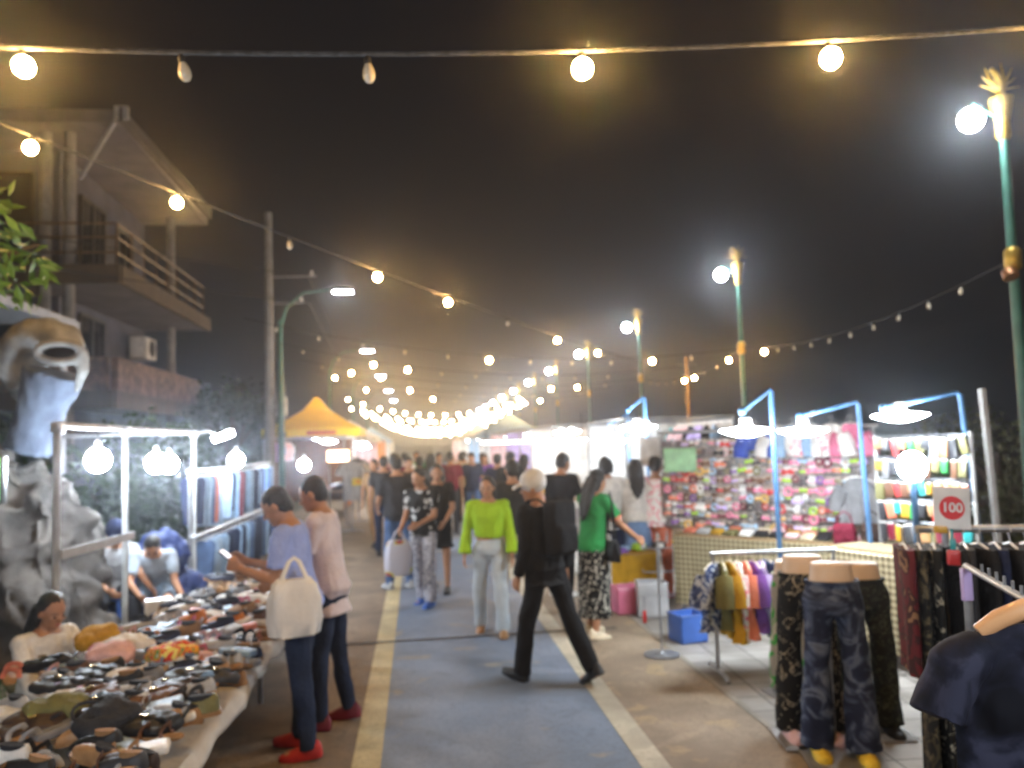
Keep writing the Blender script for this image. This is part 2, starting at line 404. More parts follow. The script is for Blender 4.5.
# ------------------------------------------------------------------ garments on hangers
def garment_mb(kind, w, L, t=.03, seed=0):
    rnd = random.Random(seed); mb = MB(); n = 22; ph = rnd.random() * 6; kf = rnd.choice((3, 4, 5))
    def ring(z, hw, th, amp, x0=0):
        g = []
        for k in range(n):
            a = 2 * math.pi * k / n; ca, sa = math.cos(a), math.sin(a)
            x = hw * math.copysign(abs(ca) ** .8, ca)
            y = th * math.copysign(abs(sa) ** .7, sa) + amp * math.sin(kf * x / max(w, .05) * 3.1 + ph + z * 3)
            g.append(V((x + x0, y, z)))
        return g
    if kind in ('shirt', 'dress'):
        lv = [(0, .07, .6), (-.02, .1, .8), (-.06, w * .78, 1), (-.1, w * .86, 1)]
        for i in range(1, 7):
            u = i / 6; hw = w * (.84 + (.05 if kind == 'shirt' else .35) * u * u)
            lv.append((-.1 - (L - .1) * u, hw, 1.1 + .4 * u))
        mb.loft([ring(z, hw, t * q, .3 * t + .022 * min(1, -z / L) * (1 if z < -.12 else 0)) for z, hw, q in lv])
        for sx in (-1, 1):
            p0 = V((sx * w * .74, 0, -.10)); p1 = V((sx * w * 1.12, .01, -.22)); p2 = V((sx * w * 1.22, .015, -.31))
            mb.tube([p0, p1, p2], [.085, .088, .085], 12, flat=.42) if False else mb.tube([p0, p1, p2], [.08, .085, .082], 12)
    elif kind == 'trousers':
        lv = [(0, w * .8, 1.3), (-.05, w, 1.1)]
        for i in range(1, 6):
            u = i / 5; lv.append((-.05 - (L - .05) * u, w * (1 - .18 * u), 1 - .2 * u))
        mb.loft([ring(z, hw, t * q, .012 * (-z / L)) for z, hw, q in lv])
    else:  # shorts / skirt
        lv = [(0, w * .8, 1), (-L * .3, w, 1.1), (-L * .7, w * 1.15, 1.2), (-L, w * 1.25, 1.3)]
        mb.loft([ring(z, hw, t * q, .02 * (-z / L)) for z, hw, q in lv])
    return mb
HANG_MB = None
def hanger_mb(w=.19, hook=.07):
    mb = MB()
    mb.tube([V((math.sin(a) * .018, 0, hook - .018 + math.cos(a) * .018)) for a in [R(x) for x in range(-100, 150, 30)]] + [V((0, 0, .02)), V((0, 0, 0))], .0028, 6)
    mb.tube([V((-w, 0, -.045)), V((-w * .5, 0, -.012)), V((0, 0, .004)), V((w * .5, 0, -.012)), V((w, 0, -.045))], .0055, 6)
    return mb
def garment(kind, c, label, cat, loc, rz, w=.2, L=.65, t=.03, group=None, mat=None, hang='white', seed=0):
    name = {'shirt': 'hanging_shirt', 'dress': 'hanging_dress', 'trousers': 'hanging_trousers', 'shorts': 'hanging_shorts'}[kind]
    r = thing(name, label, cat, loc, rz, group)      # the root sits on the rail
    g = garment_mb(kind, w, L, t, seed).xf(Matrix.Translation((0, 0, -.075)))
    g.build('fabric', mat or cloth(c), r)
    hanger_mb(min(w * .85, .19)).xf(Matrix.Translation((0, 0, -.062))).build('hanger', plastic(hang), r)
    return r

# ------------------------------------------------------------------ patterned cloths
def pattern_mat(name, fn):
    if ('p', name) in _mc: return _mc[('p', name)]
    m = bpy.data.materials.new(name); m.use_nodes = True; nt = m.node_tree; N = nt.nodes; L = nt.links
    b = N['Principled BSDF']; b.inputs['Roughness'].default_value = .8; b.inputs['Specular IOR Level'].default_value = .2
    tc = N.new('ShaderNodeTexCoord'); fn(N, L, tc, b); _mc[('p', name)] = m; return m
def ramp(N, els, interp='LINEAR'):
    r = N.new('ShaderNodeValToRGB'); r.color_ramp.interpolation = interp
    while len(r.color_ramp.elements) < len(els): r.color_ramp.elements.new(.5)
    for e, (p, c) in zip(r.color_ramp.elements, els): e.position = p; e.color = (*c, 1)
    return r
def blotch(name, els, scale=9, detail=2, interp='CONSTANT', dist=0.0, squash=(1, 1, 1)):
    def f(N, L, tc, b):
        mp = N.new('ShaderNodeMapping'); mp.inputs['Scale'].default_value = squash
        n = N.new('ShaderNodeTexNoise'); n.inputs['Scale'].default_value = scale; n.inputs['Detail'].default_value = detail; n.inputs['Distortion'].default_value = dist
        L.new(tc.outputs['Object'], mp.inputs['Vector']); L.new(mp.outputs['Vector'], n.inputs['Vector']); r = ramp(N, els, interp); L.new(n.outputs['Fac'], r.inputs['Fac']); L.new(r.outputs['Color'], b.inputs['Base Color'])
    return pattern_mat(name, f)
def plaid(name, base, dark, light, scale=14):
    def f(N, L, tc, b):
        out = None
        cols = []
        for d in ('X', 'Z'):
            w = N.new('ShaderNodeTexWave'); w.wave_type = 'BANDS'; w.bands_direction = d; w.inputs['Scale'].default_value = scale
            L.new(tc.outputs['Object'], w.inputs['Vector']); cols.append(w)
        a = N.new('ShaderNodeMath'); a.operation = 'ADD'; L.new(cols[0].outputs['Fac'], a.inputs[0]); L.new(cols[1].outputs['Fac'], a.inputs[1])
        h = N.new('ShaderNodeMath'); h.operation = 'MULTIPLY'; h.inputs[1].default_value = .5; L.new(a.outputs[0], h.inputs[0])
        r = ramp(N, [(.15, dark), (.5, base), (.85, light)]); L.new(h.outputs[0], r.inputs['Fac']); L.new(r.outputs['Color'], b.inputs['Base Color'])
    return pattern_mat(name, f)
PLAID = plaid('plaid_cloth', (.24, .2, .115), (.12, .1, .06), (.36, .32, .21), 6)
TIEDYE = blotch('patchwork_denim', [(.0, (.010, .013, .03)), (.44, (.015, .021, .05)), (.52, (.06, .08, .14)), (.58, (.13, .16, .23)), (.7, (.02, .028, .06))], 5, 3, 'LINEAR', 1.2, (1, 1, 1.6))
FLORAL_BW = blotch('black_floral_print', [(.0, (.01, .01, .01)), (.57, (.3, .27, .21)), (.63, (.01, .01, .01))], 12, 3, 'CONSTANT', 2.0)
DOTS = blotch('black_white_dots', [(.0, (.008, .008, .008)), (.62, (.5, .48, .42))], 52, 0, squash=(1, 1, .6))
SQUIG = blotch('grey_white_squiggle', [(.0, (.5, .5, .56)), (.46, (.05, .06, .1)), (.53, (.55, .55, .6)), (.62, (.07, .08, .12)), (.67, (.5, .5, .58))], 10, 1, 'CONSTANT', 2.5)
BLUEWHITE = blotch('blue_white_tiedye', [(.3, (.02, .03, .09)), (.5, (.05, .08, .2)), (.58, (.55, .6, .68)), (.7, (.03, .04, .12))], 12, 3, 'LINEAR', 2)
NAVYMARL = blotch('navy_marl', [(.36, (.003, .004, .009)), (.5, (.009, .011, .025)), (.6, (.028, .032, .06))], 9, 5, 'LINEAR', .6)
REDPRINT = blotch('red_brown_print', [(.3, (.1, .012, .015)), (.5, (.04, .012, .012)), (.62, (.22, .12, .06))], 10, 2, 'CONSTANT', 1.5)
TANPRINT = blotch('tan_black_print', [(.3, (.01, .01, .01)), (.5, (.05, .042, .025)), (.6, (.11, .09, .055)), (.7, (.015, .014, .012))], 13, 2, 'CONSTANT', 2)
FLOWERS = blotch('flower_print', [(.3, (.75, .68, .2)), (.45, (.6, .06, .04)), (.55, (.75, .35, .04)), (.62, (.1, .25, .08)), (.7, (.7, .6, .5))], 14, 2, 'CONSTANT', 1)
PINKWHITE = blotch('pink_white_print', [(.3, (.78, .76, .75)), (.52, (.75, .2, .3)), (.6, (.78, .7, .7))], 14, 2, 'CONSTANT', 1)
# ------------------------------------------------------------------ ground
def ground_mat(name, c, c2, rough=.75, scale=1.6, stain=(.05, .045, .04), stain_amt=.5, bump=.25, c3=None):
    m = bpy.data.materials.new(name); m.use_nodes = True; nt = m.node_tree; N = nt.nodes; L = nt.links; b = N['Principled BSDF']
    tc = N.new('ShaderNodeTexCoord')
    n1 = N.new('ShaderNodeTexNoise'); n1.inputs['Scale'].default_value = scale; n1.inputs['Detail'].default_value = 6; n1.inputs['Roughness'].default_value = .65
    L.new(tc.outputs['Object'], n1.inputs['Vector']); r1 = ramp(N, [(.35, c2), (.65, c)]); L.new(n1.outputs['Fac'], r1.inputs['Fac'])
    last = r1.outputs['Color']
    def over(scale, lo, hi, colr, last, amt=1.0, det=4, dist=.6):
        n = N.new('ShaderNodeTexNoise'); n.inputs['Scale'].default_value = scale; n.inputs['Detail'].default_value = det; n.inputs['Distortion'].default_value = dist
        mp = N.new('ShaderNodeMapping'); mp.inputs['Location'].default_value = (scale * 7, 3, 1); L.new(tc.outputs['Object'], mp.inputs['Vector']); L.new(mp.outputs['Vector'], n.inputs['Vector'])
        r = ramp(N, [(lo, (0, 0, 0)), (hi, (amt,) * 3)]); L.new(n.outputs['Fac'], r.inputs['Fac'])
        mx = N.new('ShaderNodeMix'); mx.data_type = 'RGBA'; L.new(r.outputs['Color'], mx.inputs[0]); L.new(last, mx.inputs[6]); mx.inputs[7].default_value = (*colr, 1)
        return mx.outputs[2]
    last = over(.8, .55, .72, stain, last, stain_amt)
    if c3 is not None: last = over(2.6, .62, .68, c3, last, .75)
    last = over(5.5, .58, .64, tuple(x * .62 for x in c), last, .55, 6, 1.5)
    last = over(1.3, .6, .63, tuple(min(1, x * 1.3) for x in c), last, .4, 8, .8)
    last = over(38, .45, .75, tuple(x * .55 for x in c), last, .7, 2)
    L.new(last, b.inputs['Base Color'])
    b.inputs['Roughness'].default_value = rough; b.inputs['Specular IOR Level'].default_value = .35
    n2 = N.new('ShaderNodeTexNoise'); n2.inputs['Scale'].default_value = 90; n2.inputs['Detail'].default_value = 5; L.new(tc.outputs['Object'], n2.inputs['Vector'])
    bp = N.new('ShaderNodeBump'); bp.inputs['Strength'].default_value = bump; bp.inputs['Distance'].default_value = .01; L.new(n2.outputs['Fac'], bp.inputs['Height']); L.new(bp.outputs['Normal'], b.inputs['Normal'])
    return m
def tile_mat(name, a, b_, grout, size):
    m = bpy.data.materials.new(name); m.use_nodes = True; nt = m.node_tree; N = nt.nodes; L = nt.links; b = N['Principled BSDF']
    tc = N.new('ShaderNodeTexCoord'); br = N.new('ShaderNodeTexBrick'); br.offset = 0.0; br.squash = 1
    br.inputs['Scale'].default_value = 1.0; br.inputs['Brick Width'].default_value = size; br.inputs['Row Height'].default_value = size
    br.inputs['Mortar Size'].default_value = .008; br.inputs['Color1'].default_value = (*a, 1); br.inputs['Color2'].default_value = (*b_, 1); br.inputs['Mortar'].default_value = (*grout, 1)
    mp = N.new('ShaderNodeMapping'); mp.inputs['Rotation'].default_value = (0, 0, R(3)); L.new(tc.outputs['Object'], mp.inputs['Vector']); L.new(mp.outputs['Vector'], br.inputs['Vector'])
    n = N.new('ShaderNodeTexNoise'); n.inputs['Scale'].default_value = 2.2; n.inputs['Detail'].default_value = 7; L.new(tc.outputs['Object'], n.inputs['Vector'])
    r = ramp(N, [(.3, (.5, .47, .44)), (.65, (1, 1, 1))]); L.new(n.outputs['Fac'], r.inputs['Fac'])
    mx = N.new('ShaderNodeMix'); mx.data_type = 'RGBA'; mx.blend_type = 'MULTIPLY'; mx.inputs[0].default_value = 1; L.new(br.outputs['Color'], mx.inputs[6]); L.new(r.outputs['Color'], mx.inputs[7])
    L.new(mx.outputs[2], b.inputs['Base Color']); b.inputs['Roughness'].default_value = .6
    bp = N.new('ShaderNodeBump'); bp.inputs['Strength'].default_value = .5; bp.inputs['Distance'].default_value = .006; bp.invert = True
    L.new(br.outputs['Fac'], bp.inputs['Height']); L.new(bp.outputs['Normal'], b.inputs['Normal'])
    return m
def sheet(name, x0, x1, y0, y1, z, mat, n=1):
    mb = MB(); mb.add([(x0, y0, z), (x1, y0, z), (x1, y1, z), (x0, y1, z)], [(0, 1, 2, 3)])
    return struct(mb.build(name, mat, None, False))
MG = ground_mat('dirt', (.09, .08, .065), (.06, .055, .045))
sheet('ground', -900, 900, -100, 1500, -.012, MG)
sheet('pavement', -3.6, -.42, -3, 140, -.006, ground_mat('brown_concrete', (.23, .175, .125), (.155, .115, .085), stain=(.05, .035, .028), stain_amt=.8, scale=2.2))
sheet('cycle_lane', -.25, 1.22, -3, 140, -.004, ground_mat('blue_lane_paint', (.19, .23, .305), (.135, .175, .25), rough=.55, stain=(.075, .09, .115), stain_amt=.85, c3=(.27, .24, .19), bump=.5))
YEL = ground_mat('yellow_line_paint', (.5, .42, .24), (.4, .33, .19), rough=.6, stain=(.14, .11, .08), stain_amt=.7, scale=4)
YEL2 = ground_mat('cream_line_paint', (.5, .45, .35), (.38, .34, .26), rough=.6, stain=(.14, .11, .08), stain_amt=.7, scale=4)
sheet('road_marking', -.42, -.25, -3, 140, -.001, YEL)
sheet('road_marking', 1.22, 1.38, -3, 140, -.001, YEL2)
sheet('pavement', 1.38, 2.16, -3, 140, -.006, ground_mat('tan_concrete', (.29, .225, .16), (.2, .155, .11), stain=(.1, .07, .05), stain_amt=.6, c3=(.33, .24, .13), scale=1.8))
sheet('pavement', 2.2, 9.5, -3, 140, -.004, tile_mat('grey_paving_tiles', (.31, .29, .27), (.27, .25, .23), (.1, .09, .08), .3))
sheet('kerb', 2.16, 2.2, -3, 140, 0.001, ground_mat('kerb_concrete', (.3, .27, .23), (.2, .18, .15)))
# painted cross seam over the promenade
for (yy, wd) in ((7.8, .06), (16.5, .05)):
    sheet('road_marking', -3.5, 1.9, yy, yy + wd, .003, ground_mat('tar_seam', (.07, .06, .055), (.045, .04, .036)))

# ------------------------------------------------------------------ lights
WARM = EM('warm_bulb_glass', (1.0, .56, .17), 480)
WARMF = EM('warm_far_bulb_glass', (1.0, .72, .38), 85)
COOL = EM('cool_white_bulb_glass', (.78, .89, 1.0), 210)
PANEL = EM('led_panel_diffuser', (.84, .93, 1.0), 62)
GLOBE = EM('street_globe_glass', (.88, .95, 1.0), 150)
FROST = M_('unlit_bulb_glass', (.62, .55, .42), .25, scale=3, spec=.6)
def bulb_mb(r=.03, L=.075):
    return MB().lathe([(.002, -L - .03), (r * .55, -L - .024), (r * .92, -L - .008), (r, -L + .012), (r * .85, -L + .033), (r * .5, -L + .058), (r * .42, -.022)], n=12)
def sock_mb(): return MB().lathe([(.013, -.03), (.016, -.028), (.016, .0), (.009, .012), (.002, .016)], n=8)
_bulb = {}
def lights(label, P0, P1, sag, bulbs, group=None, r=.006, br=.03, lit=None, far=False, name='string_lights'):
    """a hanging cable with its bulbs; bulbs: list of (t, lit)"""
    P0 = V(P0); P1 = V(P1); t = thing(name, label, 'string lights', P0, 0, group)
    def pt(u): p = (P1 - P0) * u; return p + V((0, 0, -4 * sag * u * (1 - u)))
    mb = MB(); mb.tube([pt(i / 20) for i in range(21)], r, 6); mb.build('cable', WIRE if r < .01 else M_('grey_twisted_cable', (.03, .03, .032), .8, c2=(.075, .075, .08), scale=26), t)
    for (u, on) in bulbs:
        rr_ = br if (far or not on) else br * 1.35
        key = (br, on, far)
        if key not in _bulb:
            a = (MB().ell((0, 0, -rr_ * 1.0 - .022), (rr_, rr_, rr_ * 1.04), None, 14, 10) if on else bulb_mb(br * .85, br * 2.4)).mesh('bulb'); b = sock_mb().mesh('socket'); _bulb[key] = (a, b)
            a.materials.append((WARMF if far else WARM) if on else FROST); b.materials.append(WIRE)
            for me in (a, b): me.polygons.foreach_set('use_smooth', [True] * len(me.polygons))
        a, b = _bulb[key]
        o = bpy.data.objects.new('bulb', a); col.objects.link(o); o.parent = t; o.location = pt(u) + V((0, 0, -r - .012)); o.rotation_euler = (random.uniform(-.25, .25), random.uniform(-.25, .25), 0)
        if not far:
            q = bpy.data.objects.new('socket', b); col.objects.link(q); q.parent = o
    return t
# string A: thick twisted cable right over the walkway
A0 = W(-210, 36, 3.6); A1 = W(1180, 14, 3.6)
def tA(px): return (px + 210) / 1390
lights('thick grey cable crossing overhead, lit amber bulbs and two unlit bulbs', A0, A1, .13, [(tA(22), True), (tA(181), False), (tA(367), False), (tA(580), True), (tA(826), True), (tA(1060), True)], r=.011, br=.034)
# two more of the same over the head of the photographer
for yy, hh in ((-.6, 3.55),):
    lights('thick grey cable of amber bulbs hung behind the viewer', (-4.5, yy, hh), (6, yy, hh), .15, [(.1, True), (.22, False), (.34, False), (.46, True), (.58, False), (.7, False), (.82, True)], r=.011, br=.034)
# string B: from the near left corner diagonally to the far right posts
B0 = W(-260, 20, 4.2); B1 = W(640, 362, 21.5)
def along(P0, P1, pxs):
    out = []
    for px in pxs:
        best = min(range(0, 1001), key=lambda i: abs(proj(P0.lerp(P1, i / 1000))[0] - px)); out.append(best / 1000)
    return out
CI = CM.inverted()
def proj(p):
    q = CI @ V(p); return (512 + F * q.x / -q.z, 384 - F * q.y / -q.z, -q.z)
tb = along(B0, B1, [32, 178, 289, 376, 447, 507, 557, 597])
lights('long thin cable running diagonally from the house side to the far posts', B0, B1, .12, list(zip(tb, [True, True, False, True, True, False, True, True])), r=.007, br=.034)

# ------------------------------------------------------------------ street lamps with gilded finials
GREENP = M_('green_lamp_post_paint', (.05, .16, .12), .4, scale=6, c2=(.035, .11, .09))
GOLDP = M_('gilded_metal', (.55, .36, .07), .4, .6, scale=14, c2=(.4, .26, .05), bump=.2)
POSTX = 6.6; P1X = 6.3; POSTY = [7.65, 15.5, 22.9, 30, 37, 44, 51, 58, 65, 72, 79]
def lamp_post(loc, label, seed=0):
    t = thing('street_lamp', label, 'street lamp', loc, 0, 'globe street lamps along the seaward side')
    MB().lathe([(.11, 0), (.11, .25), (.085, .3), (.07, .5), (.055, 2.5), (.045, 4.95)], n=12).build('post', GREENP, t)
    MB().lathe([(.05, 4.9), (.075, 4.95), (.07, 5.1), (.115, 5.32), (.12, 5.36), (.05, 5.37)], n=12).build('cup', GOLDP, t)
    MB().lathe([(.05, 3.48), (.085, 3.52), (.085, 3.7), (.05, 3.74)], n=12).build('collar', GOLDP, t)
    f = MB()
    f.tube([(0, 0, 5.36), (.02, 0, 5.5), (-.03, 0, 5.62), (-.09, 0, 5.68), (-.12, 0, 5.66)], [.045, .05, .035, .025, .006], 8)   # bird neck and head
    for sx in (-1, 1):
        for k in range(3): f.tube([(0, 0, 5.42), (sx * .1, .02, 5.48 + .05 * k), (sx * (.24 - .04 * k), .0, 5.5 + .1 * k)], [.03, .025, .004], 6, flat=.4)
    f.tube([(.0, 0, 5.4), (.06, 0, 5.56), (.03, 0, 5.75)], [.03, .02, .004], 6)
    f.build('finial', GOLDP, t)
    a = MB(); a.tube([(-.05, 0, 5.15), (-.2, 0, 5.22), (-.33, 0, 5.3), (-.36, 0, 5.25)], .016, 8); a.build('bracket', GREENP, t)
    g = MB(); g.ell((-.36, 0, 5.12), (.125, .125, .125), None, 18, 12); g.build('globe', GLOBE, t)
    return t
lp_lab = ['tall green street lamp with gold bird finial above the dark shirts rack', 'green globe street lamp behind the accessory board', 'green globe street lamp behind the white shopper with long hair',
          'fourth green globe street lamp along the row of posts', 'fifth green globe street lamp along the row of posts', 'sixth small globe street lamp along the row', 'seventh small globe street lamp along the row', 'eighth small globe street lamp along the row',
          'ninth tiny globe street lamp along the row', 'tenth tiny globe street lamp along the row', 'last and smallest globe street lamp at the far end']
lp0 = lamp_post((P1X, POSTY[0], 0), lp_lab[0])
for y, l in zip(POSTY[1:], lp_lab[1:]): dup(lp0, (POSTX, y, 0), 0, l)
# amber spot on the first post's collar
sp = thing('spotlight', 'small amber spotlight clamped to the collar of the nearest lamp post', 'spotlight', (P1X - .12, POSTY[0] - .05, 3.5))
MB().lathe([(.03, 0), (.07, .03), (.08, .12)], n=12, M=Matrix.Rotation(R(150), 3, 'X')).build('housing', M_('copper_housing', (.3, .13, .05), .4, .6), sp)
MB().lathe([(.001, .112), (.055, .114), (.055, .118), (.001, .119)], n=12, M=Matrix.Rotation(R(150), 3, 'X')).build('lens', EM('amber_lens', (1, .6, .25), 9), sp)
# left side lamps: curved arms with LED heads
def arm_lamp(loc, label):
    t = thing('street_lamp', label, 'street lamp', loc, 0, 'arm street lamps along the house side')
    MB().lathe([(.1, 0), (.09, .4), (.055, 4.9)], n=10).build('post', GREENP, t)
    MB().tube([(0, 0, 4.7), (.15, 0, 5.2), (.55, 0, 5.55), (1.2, 0, 5.62)], [.045, .04, .035, .03], 8).build('arm', GREENP, t)
    MB().rbox((1.45, 0, 5.62), (.55, .24, .09), .4).build('lamp_head', M_('grey_lamp_head', (.3, .31, .32), .4, .3), t)
    MB().rbox((1.47, 0, 5.565), (.44, .18, .03), .4).build('diffuser', EM('led_street_diffuser', (.9, .95, 1), 130), t)
    return t
al = arm_lamp((-3.15, 19.3, 0), 'green curved-arm street lamp beside the concrete utility pole')
for y, l in ((31.5, 'curved-arm street lamp standing beyond the yellow canopy'), (43, 'third curved-arm street lamp along the stalls'), (55, 'fourth curved-arm street lamp along the stalls'), (67, 'farthest curved-arm street lamp along the stalls')): dup(al, (-3.3, y, 0), 0, l)

# ------------------------------------------------------------------ more strings
rs = random.Random(3)
lights('slack festoon string between the two nearest green lamp posts, bulbs mostly unlit', (P1X, POSTY[0] + .1, 3.6), (POSTX, POSTY[1] - .1, 3.6), .25, [(.1 + .085 * k, k in (9,)) for k in range(10)], r=.007)
lights('slack festoon string between second and third green lamp posts', (POSTX, POSTY[1] + .1, 3.6), (POSTX, POSTY[2] - .1, 3.6), .3, [(.08 + .1 * k, k in (0, 3, 4)) for k in range(9)], r=.007)
for k, (y, on) in enumerate(((15.5, (5, 9)), (19.2, (2, 3)), (22.9, (1, 2, 8, 9)), (26.5, (0, 3)), (30, (1, 4, 8, 9)))):
    lights(('festoon string crossing the walkway at the second lamp post', 'festoon string crossing between second and third lamp posts', 'festoon string crossing the walkway at the third lamp post', 'festoon string crossing between third and fourth lamp posts', 'festoon string crossing the walkway at the fourth lamp post')[k],
           (-3.2, y, 4.35), (POSTX, y, 3.6), .45, [(.06 + .083 * j, j in on) for j in range(11)], r=.006, br=.036)
for k in range(15):
    y = 34 + 3.1 * k + rs.uniform(-.4, .4); x0 = -3.0 + rs.uniform(-.3, .3); x1 = 5.6 + rs.uniform(-.6, .3)
    nb = 15
    lights('far sagging festoon string of glowing bulbs over the crowd', (x0, y, 3.9 + rs.uniform(-.15, .25)), (x1, y, 3.9 + rs.uniform(-.15, .25)), 1.05 + rs.uniform(-.25, .3), [((j + .5 + rs.uniform(-.2, .2)) / nb, rs.random() < .93) for j in range(nb)], group='far festoon strings over the crowd', r=.008, br=.055, far=True)

# ------------------------------------------------------------------ utility pole
up = thing('utility_pole', 'grey concrete utility pole with a meter box beside the yellow canopy', 'utility pole', tuple(G(271, 445 + 1480 / 19.0 - 0.0, 0)))
CONC = M_('weathered_concrete', (.24, .235, .23), .8, scale=4, bump=.2)
MB().lathe([(.14, 0), (.1, 8.0)], n=10).build('pole', CONC, up)
MB().rbox((.3, -.05, 2.95), (.26, .2, .5), .15).build('meter_box', paint('silver grey'), up)
MB().box((.16, -.02, 2.95), (.12, .05, .05)).build('bracket', STEEL, up)
for z, l in ((6.3, 1.2), (5.6, .9)):
    c = MB(); c.tube([(-.1, 0, z), (l, .1, z + .05)], .02, 6); c.build('crossarm', STEEL, up)
    c = MB(); c.lathe([(.03, 0), (.05, .04), (.03, .08), (.045, .11), (.01, .14)], c=(l * .9, .09, z + .06), n=8); c.build('insulator', plastic('white'), up)
pole_xy = V(up.location)
for (za, pb, zz) in ((6.35, (-16, 12, 7.2), 0), (5.65, (-14, 10, 6.0), 1)):
    w = MB(); P0 = V((pole_xy.x + 1, pole_xy.y + .1, za)); P1 = V(pb)
    w.tube([P0.lerp(P1, i / 10) - V((0, 0, .8 * (i / 10) * (1 - i / 10))) for i in range(11)], .012, 5)
    tag(w.build('power_cable', WIRE), ('upper' if not zz else 'lower') + ' black power cable from the concrete pole to the house', 'cable')
    w = MB(); P1 = V((pole_xy.x - .5, 70, za + .3)); w.tube([P0.lerp(P1, i / 10) - V((0, 0, 1.6 * (i / 10) * (1 - i / 10))) for i in range(11)], .014, 5)
    tag(w.build('power_cable', WIRE), ('upper' if not zz else 'lower') + ' black power cable from the concrete pole along the street', 'cable')

pp0 = W(690, 440, 20.5); wp = thing('utility_pole', 'thin brown timber pole between two green lamp posts', 'utility pole', (pp0.x, pp0.y, 0))
MB().lathe([(.07, 0), (.05, 3.9)], n=8).build('pole', WOOD, wp); MB().tube([(-.25, 0, 3.7), (.25, 0, 3.7)], .02, 6).build('crossarm', STEEL, wp)

# ------------------------------------------------------------------ house on the left
hs = thing('house', 'dark two-storey modern house with broad flat eaves and balconies', 'house', (-8.6, 20, 0))
PLAST = M_('lilac_grey_render', (.11, .115, .165), .8, scale=1.2, bump=.15, bscale=20, c2=(.075, .08, .115))
SOFF = M_('white_soffit_boards', (.16, .15, .17), .7, scale=2, c2=(.11, .105, .12))
OCHRE = M_('ochre_fascia', (.1, .07, .04), .7, scale=2, c2=(.07, .05, .03))
ROOFM = M_('dark_roof_sheet', (.1, .09, .09), .6, scale=2)
GLASSD = M_('dark_window_glass', (.012, .014, .018), .08, spec=.8)
h = MB(); h.box((-4, 3.6, 4.7), (8, 6.2, 9.4)); h.build('wall', PLAST, hs, False)
h = MB(); h.add([(2, -1.2, 9.75), (-8, -1.2, 9.75), (-8, 6.6, 9.5), (2, 6.6, 9.5), (2, -1.2, 9.45), (-8, -1.2, 9.45), (-8, 6.6, 9.2), (2, 6.6, 9.2)], [(0, 3, 2, 1), (4, 5, 6, 7), (0, 1, 5, 4), (3, 7, 6, 2), (0, 4, 7, 3), (1, 2, 6, 5)])
rf = h.build('roof', SOFF, hs, False)
h = MB(); h.box((2.05, 2.7, 9.6), (.08, 8.0, .34), Matrix.Rotation(R(1.8), 3, 'X') if False else None); h.build('fascia', ROOFM, rf, False)
h = MB(); h.box((2.05, -1.24, 9.66), (.3, .1, .3)); h.tube([(1.9, -1.2, 9.5), (.6, .2, 8.6)], .05, 8); h.build('gutter', paint('silver grey'), rf)
h = MB(); h.box((-3, 2.7, 5.9), (10, 7.8, .3)); us = h.build('balcony_slab', SOFF, hs, False)
h = MB(); h.box((-3, -1.24, 5.92), (10.05, .08, .42)); h.box((2.04, 2.7, 5.92), (.08, 7.8, .42)); h.build('fascia', OCHRE, us, False)
h = MB(); h.box((-3, 2.7, 3.1), (9.6, 7.4, .24)); ls = h.build('balcony_slab', SOFF, hs, False)
h = MB(); h.box((-3, -1.05, 3.1), (9.65, .08, .4)); h.box((1.84, 2.7, 3.1), (.08, 7.4, .4)); h.build('fascia', OCHRE, ls, False)
for (x, y) in ((.8, -.9), (.28, -.9), (1.05, 5.9), (1.6, 2.4)):
    if (x, y) == (1.6, 2.4): continue
    h = MB(); h.lathe([(.13, 0), (.13, 9.3)], c=(x, y, 0), n=12); h.build('column', CONC, hs)
def window(x0, x1, z0, z1, y=None, xw=None, a=None, b=None):
    f = MB(); g = MB(); fr = .07
    if y is not None:
        for (cx, cz, sx_, sz_) in (((x0 + x1) / 2, z0, x1 - x0, fr), ((x0 + x1) / 2, z1, x1 - x0, fr), (x0, (z0 + z1) / 2, fr, z1 - z0 - fr), (x1, (z0 + z1) / 2, fr, z1 - z0 - fr), ((x0 + x1) / 2, (z0 + z1) / 2, fr, z1 - z0 - fr)): f.box((cx, y - .03, cz), (sx_, .08, sz_))
        g.box(((x0 + x1) / 2, y - .01, (z0 + z1) / 2), (x1 - x0, .03, z1 - z0))
    else:
        for (cy, cz, sy_, sz_) in (((a + b) / 2, z0, b - a, fr), ((a + b) / 2, z1, b - a, fr), (a, (z0 + z1) / 2, fr, z1 - z0 - fr), (b, (z0 + z1) / 2, fr, z1 - z0 - fr), ((a + b) / 2, (z0 + z1) / 2, fr, z1 - z0 - fr)): f.box((xw + .03, cy, cz), (.08, sy_, sz_))
        g.box((xw + .01, (a + b) / 2, (z0 + z1) / 2), (.03, b - a, z1 - z0))
    o = f.build('window', M_('window_frame_bronze', (.05, .045, .04), .5), hs, False); g.build('pane', GLASSD, o, False)
window(-3.2, -.6, 6.2, 8.8, y=.48); window(-7, -4, 6.2, 8.8, y=.48); window(-3.2, -.6, 3.3, 5.5, y=.48); window(-7, -4, 3.3, 5.5, y=.48)
window(0, 0, 6.2, 8.6, xw=.02, a=1.6, b=3.2); window(0, 0, 3.3, 5.5, xw=.02, a=1.6, b=3.2); window(0, 0, 6.9, 8.4, xw=.02, a=4.2, b=5.4)
STONE = M_('stone_cladding', (.24, .16, .12), .85, scale=5, bump=.6, bscale=9, c2=(.09, .065, .055), detail=5)
h = MB(); h.box((1.8, 2.6, 3.66), (.16, 7.0, .82)); h.box((-.2, -.98, 3.66), (3.8, .14, .82)); h.build('parapet', STONE, hs, False)
h = MB()
